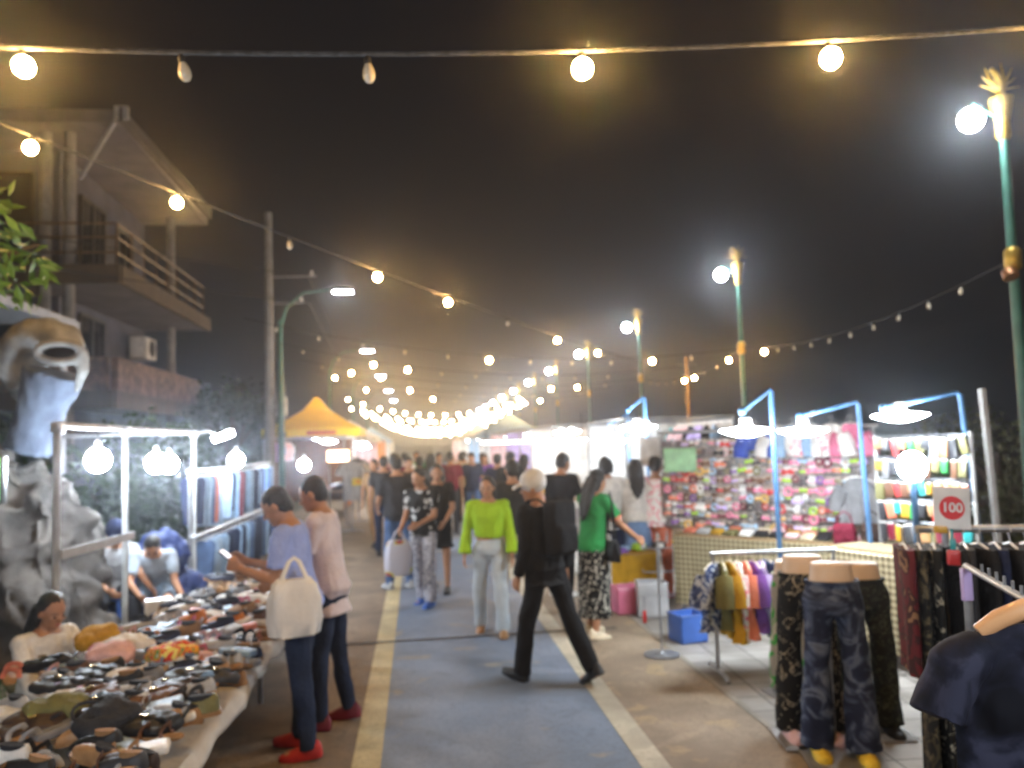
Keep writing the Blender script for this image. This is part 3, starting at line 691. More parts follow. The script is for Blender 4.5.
for z in (6.45, 6.8, 7.12): h.tube([(1.9, -1.1, z), (1.9, 6.4, z)], .025, 6); h.tube([(-6, -1.1, z), (1.9, -1.1, z)], .025, 6)
for k in range(9): h.tube([(1.9, -1.1 + k * .93, 6.05), (1.9, -1.1 + k * .93, 7.12)], .022, 6)
h.build('railing', M_('bronze_railing', (.16, .1, .06), .4, .5), hs)
h = MB(); h.rbox((.45, 5.2, 5.0), (.5, .9, .65), .12); ac = h.build('air_conditioner', paint('white'), hs)
h = MB(); h.lathe([(.01, 0), (.24, .001), (.26, .02), (.24, .03)], c=(.7, 5.2, 5.0), n=16, M=Matrix.Rotation(R(90), 3, 'Y')); h.build('fan_grille', WIRE, ac)

# kiosk awning in front of the house, far left
aw = thing('awning', 'pale flat metal awning on thin posts before the dark house', 'awning', (-5.25, 9.5, 0))
h = MB(); h.box((-1.4, 0, 3.62), (4.4, 3.2, .05)); h.box((.82, 0, 3.56), (.06, 3.24, .1)); h.box((-1.4, -1.63, 3.56), (4.4, .06, .1)); h.build('roof', paint('grey'), aw, False)
for x, y in ((.7, -1.5), (.7, 1.5), (-3.4, -1.5)): h = MB(); h.tube([(x, y, 0), (x, y, 3.57)], .04, 8); h.build('post', paint('silver grey'), aw)

# ------------------------------------------------------------------ vegetation
LEAF = M_('leaf_green', (.06, .13, .022), .5, scale=7, c2=(.03, .075, .014), spec=.4)
LEAFD = M_('leaf_dark', (.035, .06, .02), .55, scale=7, c2=(.018, .035, .012), spec=.35)
BARK = M_('bark', (.1, .075, .05), .9, scale=9, bump=.5)
def leaf_cloud(clumps, n, size, seed, elong=2.2):
    rnd = random.Random(seed); mb = MB(); tw = sum(r ** 2 for _, r in clumps)
    for c, r in clumps:
        for _ in range(int(n * r ** 2 / tw)):
            d = V((rnd.gauss(0, 1), rnd.gauss(0, 1), rnd.gauss(0, 1))).normalized(); p = V(c) + d * r * (rnd.random() ** .4) * rnd.uniform(.8, 1.1)
            u = V((rnd.gauss(0, 1), rnd.gauss(0, 1), rnd.gauss(0, .6) - .5)).normalized(); w = u.cross(V((rnd.gauss(0, 1), rnd.gauss(0, 1), rnd.gauss(0, 1)))).normalized()
            L_ = size * rnd.uniform(.6, 1.3); b = L_ / elong
            mb.add([p, p + u * L_ * .5 + w * b * .5 + w.cross(u) * b * .12, p + u * L_, p + u * L_ * .5 - w * b * .5 + w.cross(u) * b * .12], [(0, 1, 2, 3)])
    return mb
def tree(label, loc, hgt, rad, seed, n=2600, size=.22, mat=None, cat='tree', name='tree', low=.45, group=None):
    rnd = random.Random(seed); t = thing(name, label, cat, loc, rnd.random() * 6, group)
    tr = MB(); tr.tube([(0, 0, 0), (.05, .02, hgt * .3), (-.03, .05, hgt * .6), (.02, 0, hgt * .85)], [rad * .09, rad * .07, rad * .05, .02], 9)
    cl = []
    for k in range(11):
        a = rnd.random() * 6.28; q = rnd.uniform(.2, .75) * rad; z = hgt * rnd.uniform(low, .93); p = V((q * math.cos(a), q * math.sin(a), z)); cl.append((p, rad * rnd.uniform(.3, .5)))
        tr.tube([(0, 0, hgt * rnd.uniform(.3, .55)), tuple(p * .5 + V((0, 0, hgt * .3))), tuple(p)], [rad * .035, rad * .025, .01], 6)
    tr.build('trunk', BARK, t)
    leaf_cloud(cl, n, size, seed).build('crown', mat or LEAF, t, False)
    return t
# leafy tree whose branch reaches in at the upper left
t = thing('tree', 'bright green leafy tree reaching in beside the house', 'tree', (-3.58, 5.3, 0))
MB().tube([(0, 0, 0), (.05, 0, 1.3), (-.1, .05, 2.4), (.1, .1, 3.1), (.3, .1, 3.6)], [.13, .11, .09, .06, .02], 10).build('trunk', BARK, t)
MB().tube([(-.05, .05, 2.3), (.4, -.05, 2.8), (.95, -.1, 3.05), (1.3, -.15, 3.15)], [.06, .04, .025, .008], 8).build('branch', BARK, t)
leaf_cloud([(V((.95, -.1, 3.2)), .34), (V((.55, 0, 3.45)), .5), (V((.6, -.1, 2.95)), .36), (V((.1, .2, 3.6)), .55), (V((-.5, 0, 3.4)), .6), (V((1.1, -.12, 3.0)), .24)], 1500, .15, 5, 3).build('crown', M_('leaf_bright', (.13, .26, .035), .45, scale=7, c2=(.07, .15, .02), spec=.4), t, False)
tree('round dark green tree behind the yellow canopy', (-5.6, 25.5, 0), 3.9, 1.5, 11, 2600, .22, LEAFD)
tree('dark bushy tree behind the seated vendors of the bulb-lit stall', (-4.4, 12.5, 0), 1.9, 1.6, 12, 4200, .17, LEAFD, low=.2)
tree('dark tree at the corner of the house', (-8.2, 16.8, 0), 2.5, 1.6, 14, 3200, .2, LEAFD, low=.2)
tree('far dark tree beyond the jeans stall', (-7.5, 38, 0), 4.4, 2.3, 15, 2200, .3, LEAFD, low=.3)
for k, (x, y, hh, r_) in enumerate(((8.3, 9.6, 1.95, 1.0), (8.9, 11.4, 1.9, 1.2), (9.3, 8.0, 2.1, 1.2), (9.0, 13.5, 1.7, 1.2))):
    tree(('rounded seaside bush behind the nearest lamp post', 'second seaside bush further along the hedge', 'large seaside bush at the edge of the promenade', 'low seaside bush beyond the sachet stall')[k], (x, y, 0), hh, r_, 20 + k, 2600, .11, M_('leaf_olive', (.09, .1, .035), .6, scale=7, c2=(.05, .06, .02)), 'bush', 'bush', .15, 'seaside bushes')
# grass by the rock
rnd = random.Random(5); gb = MB()
for _ in range(2600):
    x, y = rnd.uniform(-4.6, -2.75), rnd.uniform(3.4, 7.4); hh = rnd.uniform(.05, .16); a = rnd.random() * 6.28; dx, dy = math.cos(a) * .008, math.sin(a) * .008
    gb.add([(x - dx, y - dy, -.012), (x + dx, y + dy, -.012), (x + rnd.uniform(-.05, .05), y + rnd.uniform(-.05, .05), hh)], [(0, 1, 2)])
g_ = gb.build('grass', LEAF, None, False); tag(g_, 'short green grass growing around the rock', 'grass', None, 'stuff')
# ------------------------------------------------------------------ rock and statue
ROCKM = M_('grey_limestone', (.12, .108, .097), .95, scale=3.6, c2=(.045, .04, .037), bump=1.0, bscale=7, detail=8)
rk = MB(); 
rk.ell((-.35, .3, .7), (1.25, .8, 1.3)); rk.ell((.25, -.05, .3), (.75, .6, .85)); rk.ell((-.2, -.1, 1.6), (.62, .5, .6)); rk.ell((.35, 0, 1.0), (.5, .45, .7)); rk.ell((.75, 0, .05), (.6, .6, .42)); rk.ell((-1.2, -.1, .4), (.8, .7, 1.1))
base = G(30, 648, 0); base = V((-3.85, 7.75, 0))
ro = organic(rk, 'rock', ROCKM, None, .035, 2, .2, 1.9, 3); 
me = ro.data; nv = len(me.vertices); co = np.empty(nv * 3, 'f'); me.vertices.foreach_get('co', co); co = co.reshape(-1, 3)
dz = np.array([noise.noise(V((p[0] * 5, p[1] * 5, p[2] * 3.2))) * .09 + abs(noise.noise(V((p[0] * 9, p[1] * 9, p[2] * 6)))) * -.09 + abs(noise.noise(V((p[0] * 1.5 + 4, p[1] * 1.5, p[2] * 2.6)))) * -.13 for p in co.tolist()], 'f'); no = np.empty(nv * 3, 'f'); me.vertices.foreach_get('normal', no); co += no.reshape(-1, 3) * dz[:, None]
me.vertices.foreach_set('co', co.ravel()); me.update(); ro.location = base
tag(ro, 'tall craggy grey limestone rock under the fish statue', 'rock')
cr = MB(); cr.ell((0, 0, .05), (.55, .4, .24)); cr.ell((.35, .1, .05), (.3, .3, .18))
r2 = organic(cr, 'rock', M_('mossy_rock', (.2, .19, .1), .9, scale=4, c2=(.1, .1, .05), bump=.9, bscale=9), None, .03, 2, .07, 4, 8); r2.location = (-2.62, 6.75, .1)
tag(r2, 'low mossy boulder between the white post and the big rock', 'rock')
st = thing('fish_statue', 'pale fish statue with wide open mouth rearing up on the rock', 'statue', (-3.75, 7.15, 1.75))
FISHW = M_('weathered_white_render', (.24, .235, .225), .9, scale=5, c2=(.11, .11, .11), bump=.3, bscale=14)
FISHB = M_('blue_grey_render', (.12, .15, .21), .9, scale=5, c2=(.065, .08, .12), bump=.3, bscale=14)
def sp_(px, py, d=7.35): return W(px, py, d) - V(st.location)
b = MB(); b.tube([sp_(28, 452), sp_(36, 425), sp_(46, 398), sp_(55, 372)], [.22, .2, .22, .27], 14)
organic(b, 'belly', FISHB, st, .03, 4, .02, 4)
b = MB(); b.tube([sp_(14, 392), sp_(10, 372), sp_(16, 350), sp_(32, 336), sp_(52, 334), sp_(70, 340), sp_(80, 352)], [.05, .13, .17, .18, .16, .13, .07], 12)
b.ell(sp_(28, 352, 7.5), (.24, .22, .22)); b.tube([sp_(20, 400, 7.6), sp_(20, 370, 7.6), sp_(32, 350, 7.5)], [.06, .18, .2], 12)
organic(b, 'head_hood', FISHW, st, .03, 4, .02, 4)
b = MB(); ctr = sp_(62, 353, 7.1); ring = []
for k in range(17):
    a = 2 * math.pi * k / 16; ring.append(ctr + V((.19 * math.cos(a), -.02 * math.sin(a) - .05, .085 * math.sin(a))))
b.tube(ring, .04, 8, False); b.tube([sp_(82, 352, 7.1), sp_(83, 370, 7.12), sp_(76, 392, 7.2)], [.06, .055, .02], 8)
organic(b, 'lips', FISHW, st, .018, 3)
b = MB(); b.ell(ctr + V((0, .05, 0)), (.185, .07, .082)); b.build('mouth', M_('dark_mouth', (.012, .012, .014), .8), st)
# green lit sign edge at the far left
gs = thing('light_box', 'green glowing light box sign at the edge of the rock', 'sign', W(-14, 480, 5.6))
MB().rbox((0, 0, 0), (.24, .1, .34), .25).build('casing', plastic('charcoal'), gs)
MB().rbox((0, -.045, 0), (.22, .04, .31), .25).build('lit_panel', EM('green_lit_panel', (.12, 1, .12), 1.6), gs)

# ------------------------------------------------------------------ left stall: white tube frame with bulbs
fr = thing('stall_frame', 'white tube stall frame over the shoe table with a waist-high cross bar', 'stall frame', (-2.62, 6.24, 0))
px3 = [0, 1.39, 3.63]; ZT = 2.06
for y in px3: MB().tube([(0, y, 0), (0, y, ZT)], .028, 10).build('post', GALV, fr)
MB().tube([(0, -.05, ZT + .02), (0, 3.75, ZT + .02)], .026, 10).build('top_rail', GALV, fr)
MB().tube([(-1.6, 3.63, ZT + .02), (-.03, 3.63, ZT + .02)], .024, 8).build('cross_rail', GALV, fr)
MB().box((.06, .69, 1.13), (.02, 1.5, .07), Matrix.Rotation(R(-1), 3, 'X')).build('brace', GALV, fr)
for y in px3: MB().rbox((0, y, ZT), (.075, .075, .075), .2).build('joint', STEEL, fr)
def hang_bulb(p, top, label, r=.098, cup=True):
    t = thing('hanging_bulb', label, 'light bulb', p, 0, 'bare white bulbs over the left stalls')
    MB().ell((0, 0, 0), (r, r, r * 1.03), None, 20, 14).build('bulb', COOL, t)
    MB().lathe([(.02, r * .95), (.026, r * 1.0), (.026, r * 1.6), (.012, r * 1.8), (.003, r * 1.82)], n=10).build('socket', plastic('white'), t)
    MB().tube([(0, 0, r * 1.8), (0, 0, top)], .005, 5).build('cord', WIRE, t)
for (px, py, d, l) in ((98, 460, 6.7, 'bare white bulb by the first white post near the rock'), (156, 463, 8.0, 'bare white bulb between second and third white posts'), (169, 464, 8.9, 'bare white bulb just behind the brightest bulb pair'), (236, 460, 10.6, 'bare white bulb above the denim jeans rail'), (304, 465, 13.5, 'bare white bulb over the shoppers, by the yellow canopy')):
    p = W(px, py, d); hang_bulb(p, max(.14, ZT - p.z + .0), l)
# a spot on a short bent arm
t = thing('clip_lamp', 'white clip lamp on a bent arm at the third white post', 'lamp', (-2.62, 9.9, 2.0))
MB().tube([(0, 0, -.1), (.02, 0, .06), (.14, 0, .1), (.24, 0, .06)], .012, 8).build('arm', GALV, t)
MB().rbox((.33, 0, .03), (.24, .1, .07), .4, Matrix.Rotation(R(-20), 3, 'Y')).build('shade', EM('clip_lamp_tube', (.85, .93, 1), 60), t)

# jeans rails
jr = thing('garment_rack', 'long steel rack with two rails of denim jeans', 'garment rack', (-2.75, 9.75, 0))
MB().tube([(.1, 0, 1.62), (.1, 5.2, 1.62)], .018, 8).build('rail', STEEL, jr); MB().tube([(.18, 0, .87), (.18, 5.2, .87)], .018, 8).build('rail', STEEL, jr)
for y in (0.05, 2.6, 5.15):
    MB().tube([(.1, y, 0), (.1, y, 1.62)], .018, 8).build('post', STEEL, jr); MB().tube([(.1, y, .87), (.18, y, .87)], .012, 6).build('bracket', STEEL, jr)
rj = random.Random(8); JC = ['denim blue', 'pale denim', 'dark denim', 'navy', 'pale denim', 'denim blue', 'dark denim', 'light blue']
for row, (z, n, L_) in enumerate(((1.62, 20, .62), (.87, 20, .6))):
    for k in range(n):
        c = rj.choice(JC) if not (row == 0 and k in (3,)) else 'coral'
        if row == 0 and k == 9: c = 'burgundy'
        xo = .1 + .08 * row
        garment('trousers', c, f'{c} {"jeans" if c not in ("coral", "burgundy") else "trousers"} hanging {ORD[k]} from the white post on the {"upper" if row == 0 else "lower"} rail', 'jeans', (-2.75 + xo, 9.95 + .245 * k, z), R(rj.uniform(22, 48)), .15 + rj.uniform(-.02, .03), L_ * rj.uniform(.85, 1.08), .028, 'jeans on the two rails', seed=rj.randint(0, 9999))
# blue tarpaulin bundle behind the sellers
tb_ = MB(); tb_.ell((0, 0, .35), (.45, .35, .5)); tb_.ell((.5, .1, .2), (.4, .3, .35)); tb_.ell((.3, 0, .7), (.35, .25, .3))
o = organic(tb_, 'tarpaulin', M_('blue_tarpaulin', (.012, .03, .13), .6, scale=4, bump=.3), None, .025, 2, .06, 5, 2); o.location = (-2.95, 8.95, .1); o.scale = (.8, .8, .95)
tag(o, 'crumpled royal blue tarpaulin heaped behind the seated pair', 'tarpaulin')

# ------------------------------------------------------------------ the shoe and bag table
TX0, TX1, TY0, TY1, TZ = -2.04, -1.06, 1.9, 8.3, .5
tbl = thing('trestle_table', 'long low trestle table under the heap of bags and shoes', 'table', (0, 0, 0))
MB().box(((TX0 + TX1) / 2, (TY0 + TY1) / 2, TZ - .035), (TX1 - TX0, TY1 - TY0, .04)).build('tabletop', WOOD, tbl, False)
for y in (2.2, 4.2, 6.2, 8.1):
    for x in (TX0 + .1, TX1 - .12): MB().tube([(x, y, 0), (x, y, TZ - .055)], .02, 8).build('leg', STEEL, tbl)
rc = random.Random(2)
def cl(u, v):
    y = TY0 - .1 + (TY1 - TY0 + .2) * v; drop = .06 + .02 * math.sin(v * 31) + .012 * math.sin(v * 83)
    s_ = u * (TX1 - TX0 + .02 + drop + .12) - .1
    if s_ < TX1 - TX0 + .02: return (TX0 + s_, y, TZ - .008 + .003 * math.sin(v * 40 + u * 9))
    dd = s_ - (TX1 - TX0 + .02); return (TX1 + .02 + .03 * min(1, dd / .05) + .012 * math.sin(v * 60) * dd / .1, y, TZ - .008 - dd)
m_ = MB().grid(cl, 40, 90); o = m_.build('tablecloth', M_('white_sheet', (.66, .64, .61), .85, bump=.3, bscale=20, scale=3, c2=(.5, .48, .46)))
tag(o, 'white sheet covering the shoe table and hanging over its walkway edge', 'tablecloth')
sd = o.modifiers.new('thick', 'SOLIDIFY'); sd.thickness = .003

def shoe_parts(c, r, L_=.26, style='loafer'):
    k = L_ / .26
    if style == 'sandal':
        MB().loft([[V((x * w, y, z)) for (x, z) in ((-1, 0), (1, 0), (1.02, .016), (-1.02, .016))] for (y, w) in ((-.13, .02), (-.11, .033), (0, .034), (.07, .044), (.115, .036), (.13, .012))]).xf(Matrix.Scale(k, 4)).build('sole', leather(c[1]), r)
        for y, h_ in ((.045, .055), (-.06, .06)):
            MB().tube([V((.045 * math.cos(a), y + .01 * math.sin(a * 3), .012 + h_ * math.sin(a))) for a in [math.pi * i / 8 for i in range(9)]], .014, 6, flat=.3).xf(Matrix.Scale(k, 4)).build('strap', leather(c[0]), r)
    else:
        MB().loft([[V((x * w, y, z)) for (x, z) in ((-1, 0), (1, 0), (1.03, .02), (-1.03, .02))] for (y, w) in ((-.13, .02), (-.115, .034), (0, .036), (.07, .047), (.115, .038), (.135, .014))]).xf(Matrix.Scale(k, 4)).build('sole', leather(c[1]), r)
        prof = ((-.125, .018, .05), (-.11, .034, .072), (-.06, .038, .066), (0, .036, .056), (.05, .044, .05), (.1, .038, .034), (.128, .015, .018))
        MB().loft([[V((w * math.cos(a), y, .02 + h_ * math.sin(a) ** .8)) if math.sin(a) > 0 else V((w * math.cos(a), y, .02)) for a in [math.pi * i / 8 for i in range(9)]] for (y, w, h_) in prof]).xf(Matrix.Scale(k, 4)).build('upper', leather(c[0]), r)
        MB().loft([[V((.024 * math.cos(a), -.055 + .055 * math.sin(a), z + .004 * math.sin(a))) for a in [2 * math.pi * i / 12 for i in range(12)]] for z in (.06, .093)]).xf(Matrix.Scale(k, 4)).build('opening', cloth('tan' if c[0] in ('black', 'charcoal') else 'charcoal'), r)
def bag_parts(c, r, w=.28, h=.2, d=.1, flap=True):
    b = MB(); b.rbox((0, 0, d * .45), (w, h, d * .8), .9); b.ell((w * .1, -h * .1, d * .5), (w * .38, h * .36, d * .5)); b.ell((-w * .2, h * .05, d * .5), (w * .27, h * .38, d * .45))
    organic(b, 'body', leather(c), r, .013, 2, .018, 9, random.random() * 40)
    if flap:
        b = MB(); b.rbox((0, h * .2, d * .9), (w * .9, h * .5, .02), .8); organic(b, 'flap', leather(c), r, .009, 2, .014, 10, random.random() * 40)
        MB().rbox((0, -h * .12, d + .014), (.035, .022, .012), .4).build('clasp', M_('brass', (.6, .42, .14), .25, 1.0), r)
    else: MB().tube([(-w * .42, 0, d + .002), (w * .42, 0, d + .002)], .006, 6).build('zip', STEEL, r)
    MB().tube([V((w * .42 * math.cos(a), h * .45 + h * .75 * math.sin(a), d * .5 + .03 * math.sin(a * 2))) for a in [math.pi * i / 10 for i in range(11)]], .009, 6).build('handle', leather(c), r)
def purse_parts(c, r, w=.2, h=.11, mat=None):
    MB().rbox((0, 0, .02), (w, h, .04), .7).build('body', mat or leather(c), r)
    MB().tube([(-w * .45, h * .42, .03), (w * .45, h * .42, .03)], .005, 6).build('zip', M_('brass', (.6, .42, .14), .25, 1.0), r)
def tote_parts(c, r, w=.26, h=.2, mat=None):
    b = MB(); b.rbox((0, 0, .05), (w, h, .1), .9); b.rbox((.03, .02, .07), (w * .7, h * .7, .1), .9)
    organic(b, 'body', mat or cloth(c), r, .016, 2, .014, 14, random.random() * 30)
    MB().tube([V((w * .3 * math.cos(a), h * .4 + h * .6 * math.sin(a), .06 + .02 * math.sin(a))) for a in [math.pi * i / 8 for i in range(9)]], .008, 6).build('strap', mat or cloth(c), r)
goods = []   # (object, description, x, y)
HG = {}
def drop_h(x, y, rad):
    return max([HG.get((i, j), 0) for i in range(int((x - rad * .6) * 20), int((x + rad * .6) * 20) + 1) for j in range(int((y - rad * .6) * 20), int((y + rad * .6) * 20) + 1)] + [0])
def fill_h(x, y, rad, h):
    for i in range(int((x - rad * .8) * 20), int((x + rad * .8) * 20) + 1):
        for j in range(int((y - rad * .8) * 20), int((y + rad * .8) * 20) + 1): HG[(i, j)] = max(HG.get((i, j), 0), h)
proto = {}
def put(kind, c, x, y, rz, rad, hh, maker, key=None, tilt=.18, name=None, cat=None, desc=None):
    z = drop_h(x, y, rad); z = min(z, .17); tl = tilt if z > .01 else tilt * .25
    rot = (rj.uniform(-tl, tl), rj.uniform(-tl, tl), rz)
    key = key or (kind, c)
    if key in proto: r = dup(proto[key], (x, y, TZ + .006 + z * .85), None, rot=rot)
    else:
        r = thing(name or kind, None, cat or kind.replace('_', ' '), (x, y, TZ + .006 + z * .85)); r.rotation_euler = rot; maker(r); proto[key] = r
    fill_h(x, y, rad, z + hh); goods.append((r, desc, x, y)); return r
def gp(px, py, z=.55): p = G(px, py, z); return p.x, p.y
rg_ = random.Random(21)
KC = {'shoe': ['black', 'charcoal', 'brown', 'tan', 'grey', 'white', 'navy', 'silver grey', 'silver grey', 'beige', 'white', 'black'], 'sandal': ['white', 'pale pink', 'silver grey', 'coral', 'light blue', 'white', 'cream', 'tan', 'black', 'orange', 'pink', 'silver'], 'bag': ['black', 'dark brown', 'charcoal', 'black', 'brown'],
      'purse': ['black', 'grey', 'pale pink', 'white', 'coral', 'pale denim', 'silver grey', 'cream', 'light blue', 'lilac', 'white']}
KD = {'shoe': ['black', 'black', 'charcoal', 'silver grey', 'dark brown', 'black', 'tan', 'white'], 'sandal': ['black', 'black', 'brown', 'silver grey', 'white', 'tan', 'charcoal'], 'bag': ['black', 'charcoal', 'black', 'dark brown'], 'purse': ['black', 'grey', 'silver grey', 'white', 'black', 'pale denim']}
def scatter(y0, y1, step, kinds, x0=TX0 + .08, x1=TX1 + .0):
    y = y0
    while y < y1:
        x = x0 + rg_.uniform(0, step * .5)
        while x < x1:
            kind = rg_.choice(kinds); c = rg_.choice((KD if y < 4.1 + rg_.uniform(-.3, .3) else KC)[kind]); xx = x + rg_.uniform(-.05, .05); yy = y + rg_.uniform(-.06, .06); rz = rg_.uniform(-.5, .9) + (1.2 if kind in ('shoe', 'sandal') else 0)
            if kind in ('shoe', 'sandal'):
                put(kind, c, xx, yy, rz, .115, .065, lambda r: shoe_parts((c, 'black' if c == 'black' else 'tan'), r, .235, 'sandal' if kind == 'sandal' else 'loafer'), name=kind, cat=kind, desc=f'{c} leather {kind}')
            elif kind == 'bag': put(kind, c, xx, yy, rz, .15, .09, lambda r: bag_parts(c, r, .26, .17, .065), name='handbag', cat='handbag', desc=f'{c} handbag')
            else: put(kind, c, xx, yy, rz, .1, .045, lambda r: purse_parts(c, r), name='pouch', cat='pouch', desc=f'small {c} pouch')
            x += step * rg_.uniform(.85, 1.2)
        y += step * rg_.uniform(.8, 1.0)
scatter(2.7, 4.7, .165, ['shoe', 'shoe', 'purse', 'sandal', 'bag', 'shoe', 'sandal'])
for i_ in range(20):
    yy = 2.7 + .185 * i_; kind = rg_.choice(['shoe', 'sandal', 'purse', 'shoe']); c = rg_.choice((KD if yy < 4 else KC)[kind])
    if kind == 'purse': put(kind, c, TX1 - .05, yy, rg_.uniform(-.5, .5), .1, .045, lambda r: purse_parts(c, r), name='pouch', cat='pouch', desc=f'small {c} pouch')
    else: put(kind, c, TX1 - .055 + rg_.uniform(-.02, .03), yy, 1.1 + rg_.uniform(-.4, .5), .115, .065, lambda r: shoe_parts((c, 'black' if c == 'black' else 'tan'), r, .235, 'sandal' if kind == 'sandal' else 'loafer'), name=kind, cat=kind, desc=f'{c} leather {kind}')
scatter(4.65, 6.3, .165, ['sandal', 'sandal', 'purse', 'purse', 'sandal', 'shoe'])
scatter(6.2, 8.2, .18, ['shoe', 'shoe', 'shoe', 'sandal'])
# the recognisable pieces first
for (px, py, kind, c, rz, dsc) in ((66, 672, 'purse', 'lavender blue', .1, 'flat lavender blue clutch bag'), (98, 662, 'tote', 'mustard', .5, 'soft mustard yellow cloth bag'), (136, 706, 'purse2', 'grey', -.2, 'rectangular grey pouch'), (152, 738, 'purse3', 'pale denim', .1, 'oval pale blue purse'),
                                 (172, 682, 'totef', 'flowers', .6, 'bright floral print cloth bag'), (205, 700, 'purse2', 'silver grey', .7, 'silver grey pouch by the sheet edge'), (45, 688, 'bag', 'black', -.3, 'big black handbag with flap'), (95, 700, 'bag', 'black', -.5, 'wide black handbag'),
                                 (60, 712, 'bag', 'charcoal', -.4, 'charcoal shoulder bag'), (100, 735, 'bag', 'black', -.6, 'slouching black handbag'), (12, 695, 'sandal', 'coral', .3, 'coral red sandal'), (10, 740, 'purse2', 'white', .4, 'white flat pouch'), (55, 745, 'tote', 'olive', .2, 'olive green cloth bag'), (108, 756, 'tote', 'charcoal', .9, 'charcoal cloth bag'),
                                 (88, 762, 'shoe', 'tan', 1.9, 'tan leather loafer'), (176, 748, 'shoe', 'tan', 2.2, 'tan brown loafer'), (190, 742, 'shoe', 'olive', 1.8, 'olive green shoe'), (168, 716, 'bag', 'dark brown', -.1, 'long dark brown bag'), (190, 640, 'shoe', 'orange', 1.2, 'orange shoe'), (225, 641, 'shoe', 'orange', 1.6, 'orange leather shoe'),
                                 (110, 682, 'tote', 'pale pink', .2, 'pale pink soft bag'), (128, 672, 'tote', 'white', .8, 'white soft bag'), (195, 672, 'sandal', 'pink', 1.0, 'pink sandal')):
    x, y = gp(px, py)
    if kind in ('shoe', 'sandal'): put(kind, c, x, y, rz, .13, .07, lambda r: shoe_parts((c, 'tan'), r, .27, 'sandal' if kind == 'sandal' else 'loafer'), name=kind, cat=kind, desc=dsc)
    elif kind == 'bag': put(kind, c, x, y, rz, .17, .1, lambda r: bag_parts(c, r, .28, .18, .075), name='handbag', cat='handbag', desc=dsc)
    elif kind.startswith('purse'): put(kind, c, x, y, rz, .12, .045, lambda r: purse_parts(c, r, .27 if kind != 'purse2' else .22, .14), name='pouch', cat='pouch', desc=dsc)
    else: put(kind, c, x, y, rz, .14, .1, lambda r: tote_parts(c, r, mat=FLOWERS if c == 'flowers' else None), name='cloth_bag', cat='bag', desc=dsc)
# box, carton, folded white cloth
x, y = gp(148, 612, .6); r = thing('carton', 'white printed carton at the back of the shoe table', 'box', (-2.0, 6.55, TZ + .03), .3); MB().rbox((0, 0, .1), (.2, .16, .2), .06).build('box_body', paint('white'), r); MB().rbox((.02, -.081, .07), (.12, .008, .08), .2).build('printed_patch', paint('orange'), r)
r = thing('cardboard_box', 'open cardboard tray of tan shoes beside the white carton', 'box', (-1.78, 6.35, TZ + .05), .15)
MB().box((0, 0, .01), (.36, .24, .02)).build('base', CARD, r, False)
for (c_, s_) in (((0, -.115, .07), (.36, .01, .1)), ((0, .115, .07), (.36, .01, .1)), ((-.175, 0, .07), (.01, .218, .1)), ((.175, 0, .07), (.01, .218, .1))): MB().box(c_, s_).build('side_panel', CARD, r, False)
x, y = gp(238, 607, .6); b = MB(); b.rbox((0, 0, .05), (.5, .36, .09), .8); b.rbox((.05, .02, .1), (.36, .3, .06), .8)
o = organic(b, 'folded_cloth', M_('white_sheet', (.66, .64, .61)), None, .02, 2, .02, 9, 4); o.location = (-1.32, 6.7, TZ + .08); tag(o, 'crumpled white cloth lying over the far shoes of the table', 'cloth')
# labels of the goods, told apart by what lies beside them
def zone(x, y):
    a = 'in the near heap' if y < 3.7 else 'halfway along the table' if y < 5.2 else 'on the middle table' if y < 6.4 else 'at the far end'
    b = 'by the sheet edge' if x > TX1 - .32 else 'by the seller side' if x < TX0 + .4 else ''
    return (a + ' ' + b).strip()
used = set()
for (o, d_, x, y) in goods:
    l = d_ + ' ' + zone(x, y); nb = sorted(goods, key=lambda g: (g[2] - x) ** 2 + (g[3] - y) ** 2)[1:9]
    cands = [l] + [f'{d_} beside a {q[1]}, {zone(x, y)}' for q in nb if q[1] != d_] + [f'{d_} between a {nb[i][1]} and a {nb[j][1]}' for i in range(5) for j in range(i + 1, 6) if nb[i][1] != nb[j][1]]
    lab = next((c for c in cands if c not in used and 4 <= len(c.split()) <= 16), None) or l
    used.add(lab); o['label'] = lab; o['group'] = 'bags and shoes on the long table'
# ------------------------------------------------------------------ people (heading: 0 walks away from the viewer, 90 faces the stalls with bulbs, 180 faces the viewer)
def foot(px, py): p = G(px, py, 0); return (p.x, p.y, 0)
STAND = dict(legL=(3, 3, 4), legR=(-2, 4, 4))
HD = 0.0105
# the two at the shoe table
p1, J1 = person('person in lavender blue T-shirt and dark jeans looking down with hands raised at the table', foot(302, 752), 82, 1.63, dict(lean=9, head=(30, 0), legL=(-3, 4, 2), legR=(5, 5, 3), armL=(6, 8, 108, -14), armR=(20, 6, 104, -8), curlL=45, curlR=50), 'lavender blue', 'short', 'dark denim', 'trousers', 'red', vox=HD, hem=.84, topmat=M_('tshirt_lavender', (.34, .44, .88), .85, bump=.5, bscale=45, c2=(.28, .37, .78)))
p2, J2 = person('person in long pale pink shirt and dark trousers standing behind the blue T-shirt shopper', foot(331, 724), 80, 1.66, dict(lean=6, head=(22, 0), legL=(5, 4, 2), legR=(-4, 5, 3), armL=(18, 3, 60, -12), armR=(25, 4, 70, -10)), 'pale pink', 'short', 'dark denim', 'trousers', 'burgundy', vox=.012, hem=.76, topmat=M_('shirt_pale_rose', (.72, .64, .68), .85, bump=.5, bscale=40, c2=(.62, .54, .58)))
